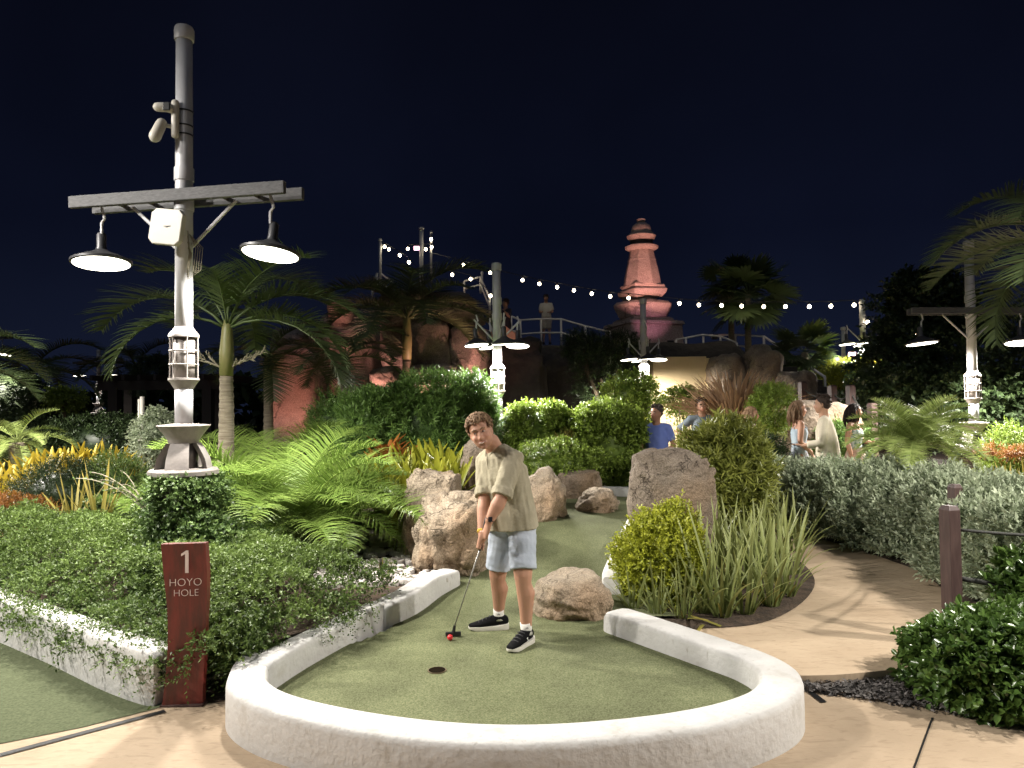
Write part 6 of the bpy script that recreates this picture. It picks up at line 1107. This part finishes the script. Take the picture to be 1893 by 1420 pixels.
# smile
q = Jg['q']; MB().tube([q(-.024, .091, -.062), q(0, .1005, -.0695), q(.024, .091, -.062)], [(.001, .001), (.0025, .0036), (.001, .001)], 8).build('teeth', mat('teeth', (.75, .72, .66), .3), Jg['body'], smooth=True)
for k in 'LR':                                                # socks with a small dark mark
    an_ = Jg['an' + k]; a2 = Vector((an_.x, an_.y, GZ)); sk = MB().tube([a2 + Vector((0, 0, .07)), a2 + Vector((0, 0, .11)), a2.lerp(Jg['kn' + k], (.155)/(Jg['kn' + k].z - GZ)) ], [.044, .040, .041], 16).build('sock', cloth('white_sock', (.72, .70, .66), (.66, .64, .6)), t, smooth=True)
    c = a2.lerp(Jg['kn' + k], .125 / (Jg['kn' + k].z - GZ)) + Vector((.004 if k == 'R' else .012, -.0415, 0)); MB().add([c + Vector(v) for v in ((-.014, 0, .006), (-.009, 0, -.006), (-.003, 0, .002), (.003, 0, -.006), (.012, 0, .006), (.004, 0, .0), (-.002, 0, .008), (-.009, 0, .0))], [(0, 1, 7), (1, 2, 6, 7), (2, 3, 5, 6), (3, 4, 5)]).build('sock_mark', M['black'], sk)
d = (Jg['toeL'] - Jg['anL']); d.z = 0; d.normalize(); sv = Vector((-d.y, d.x, 0)); c = Vector((Jg['anL'].x, Jg['anL'].y, GZ)) + d * .06 + sv * .048 + Vector((0, 0, .055)); text('S', .034, c, Jg['shoeL'], mat('white_print', (.75, .75, .73), .5), 'emblem', rot=(R(80), 0, math.atan2(d.y, d.x) + math.pi), ext=.002)
for k in 'LR':
    an_ = Jg['an' + k]; d = (Jg['toe' + k] - an_); d.z = 0; d.normalize(); sv = Vector((-d.y, d.x, 0)); b = Vector((an_.x, an_.y, GZ)); lc = MB()
    for j in range(4): p = b + d * (.07 + .028 * j) + Vector((0, 0, .104 - .012 * j)); lc.tube([p - sv * .03 - Vector((0, 0, .008)), p, p + sv * .03 - Vector((0, 0, .008))], .004, 5)
    lc.build('laces', mat('black_lace', (.03, .03, .033), .7), Jg['shoe' + k], smooth=True)
w = Jg['wrL'] + (Jg['elL'] - Jg['wrL']) * .08; dw = (Jg['elL'] - Jg['wrL']).normalized(); wt = MB().tube([w - dw * .011, w + dw * .011], .0325, 16).build('watch_band', M['black'], t, smooth=True); MB().box(w + Vector((0, -.034, .0)), (.03, .01, .034)).build('watch_face', mat('dark_glass', (.02, .02, .025), .15), wt, bevel=.003)
w = Jg['wrR'] + (Jg['elR'] - Jg['wrR']) * .05; dw = (Jg['elR'] - Jg['wrR']).normalized(); MB().tube([w - dw * .016, w, w + dw * .012], [.034, .037, .033], 14).build('yellow_bracelet', mat('yellow_beads', (.62, .38, .03), .5, bump=1, bscale=60, bdist=.02), t, smooth=True); MB().tube([w + dw * .045, w + dw * .05], .0325, 12).build('cord_bracelet', mat('dark_cord', (.12, .03, .05), .7), t, smooth=True)
# putter and ball
bc = G(832, 1184, GZ); hc = G(838, 1177, GZ); pu = thing('putter', 'golf putter with black head and thin steel shaft held by the golfer', 'putter', hc); he = hc + Vector((0, 0, .02))
MB().tube([ga - gd * .03, ga, gb], [.011, .012, .0105], 10, rnd=1).build('grip', M['black'], pu, smooth=True); sh0 = he + Vector((.008, 0, .05)); MB().tube([gb, sh0], [.0055, .0045], 8).build('shaft', mat('brushed_steel', (.34, .33, .31), .4, metal=.6), pu, smooth=True)
hd = MB().box(he, (.115, .028, .030), Matrix.Rotation(R(4), 3, 'Z')).build('head', M['black'], pu, bevel=.006); MB().tube([sh0 + Vector((.003, 0, .012)), he + Vector((.0, 0, .005))], [.010, .014], 8).build('hosel', M['black'], pu)
tag(MB().ell(bc + Vector((0, 0, .0213)), (.0213, .0213, .0213), n=20, k=14).build('golf_ball', mat('red_ball', (.62, .03, .035), .35), None, smooth=True), 'red golf ball lying against the putter head', 'golf ball')
# others -------------------------------------------------------------
dk = ((.02, .014, .010), (.045, .03, .022)); blue = cloth('blue_polo', (.13, .18, .46), (.16, .21, .52)); navy = cloth('grey_blue_tee', (.09, .11, .13), (.12, .14, .16)); darkp = cloth('dark_trousers', (.03, .03, .04), (.045, .045, .055))
J, s = stand(1214, 10.6, P(1214, 749, 10.6).z, .12, R(200), {'L': WATCH, 'R': DOWN}, turn=R(30)); person('man in blue polo shirt standing behind the standing stone', J, s, .014, (.33, .17, .11), blue, darkp, ((.04, .03, .025), (.09, .07, .06)), True, 'short', sleeves=.36, seed=11, topw=1.1); MB().tube([J['wrL'] + Vector((0, 0, -.012)), J['wrL'] + Vector((0, 0, .012))], .034, 12).build('wristwatch', M['offwhite'], J['t'])
J, s = stand(1298, 12.2, P(1298, 737, 12.2).z, .12, R(185), {'L': FRONT, 'R': ((.42, -.02, 1.22), (.25, .1, 1.12), (.16, .15, 1.1))}); person('man in grey blue shirt half hidden by the narrow leaved shrub', J, s, .015, (.27, .15, .10), navy, darkp, dk, True, 'short', sleeves=.4, seed=12, beard=.6)
J, s = stand(1389, 11.2, P(1389, 752, 11.2).z, .12, R(115), {'L': FRONT, 'R': FRONT}); person('woman in white dress hidden behind the topiary tree', J, s, .015, (.46, .25, .17), W_, W_, ((.2, .12, .07), (.3, .19, .11)), True, 'long', straps=True, skirt=(.55, .3), seed=13)
J, s = stand(1476, 10.8, P(1476, 741, 10.8).z, .12, R(98), {'L': FRONT, 'R': WATCH}); person('long haired woman in pale blue top and long white blue skirt', J, s, .014, (.50, .28, .19), cloth('pale_blue_top', (.32, .40, .47), (.38, .46, .52)), cloth('pale_blue_skirt', (.52, .57, .66), (.60, .64, .72)), ((.14, .085, .05), (.24, .155, .095)), True, 'long', straps=True, skirt=(.2, .28), seed=14)
J, s = stand(1540, 10.1, P(1527, 742, 10.1).z + .08, .12, R(-62), {'L': ((.26, .05, 1.13), (.2, .30, 1.08), (.19, .38, 1.10)), 'R': ((.26, .03, 1.13), (.16, .28, 1.04), (.15, .37, 1.06))}, lean=.07, turn=R(6), look=-.25); person('dark haired man in cream shirt holding a phone towards the woman', J, s, .014, (.46, .26, .17), cloth('cream_linen', (.64, .57, .45), (.72, .65, .52)), cloth('cream_trousers', (.52, .44, .32), (.58, .5, .38)), ((.022, .015, .012), (.06, .04, .03)), True, 'short', sleeves=.88, topw=1.2, toplen=.12, seed=15)
ph = J['haR'].lerp(J['haL'], .4) + J['fwd'] * .05; tag(MB().box(ph, (.075, .15, .012), frame((0, 0, 1), J['fwd']) @ Matrix.Rotation(R(20), 3, 'X')).build('phone', M['black'], None, bevel=.004), 'dark phone held out by the man in the cream shirt', 'phone')
J, s = stand(1580, 11.4, P(1580, 747, 11.4).z, .12, R(140), {'L': FRONT, 'R': DOWN}, turn=R(-30)); person('dark haired woman in patterned top beside the feathery palm', J, s, .015, (.45, .25, .16), 'pattern', cloth('brown_print_skirt', (.30, .17, .10), (.5, .42, .36), .3), ((.012, .009, .008), (.03, .02, .018)), True, 'long', straps=True, skirt=(.5, .26), seed=16)
bag = MB().box(J['hipL'] - J['side'] * -.16 + Vector((0, 0, .12)), (.12, .2, .24)); tag(bag.build('shoulder_bag', M['black'], None, bevel=.03), 'black shoulder bag at the side of the dark haired woman', 'bag')
z0 = P(1013, 634, 23.2).z; J, s = stand(1013, 23.2, P(1013, 565, 23.2).z + .35, z0 - .05, R(190), {'L': FRONT, 'R': FRONT}); J2 = J; person('bearded man in white tee standing at the deck railing', J, s, .03, (.33, .19, .13), W_, cloth('grey_shorts', (.25, .23, .21), (.3, .28, .26)), dk, True, 'short', sleeves=.4, seed=17, beard=.8, shorts=.9)
J, s = stand(938, 19.6, P(938, 553, 19.6).z, 3.05, R(230), {'L': ((.26, .1, 1.2), (.16, .2, 1.42), (.1, .2, 1.5)), 'R': FRONT}); person('person in dark clothes on the deck right of the four lamp post', J, s, .03, (.36, .2, .14), darkp, darkp, dk, True, 'short', sleeves=.4, seed=18)
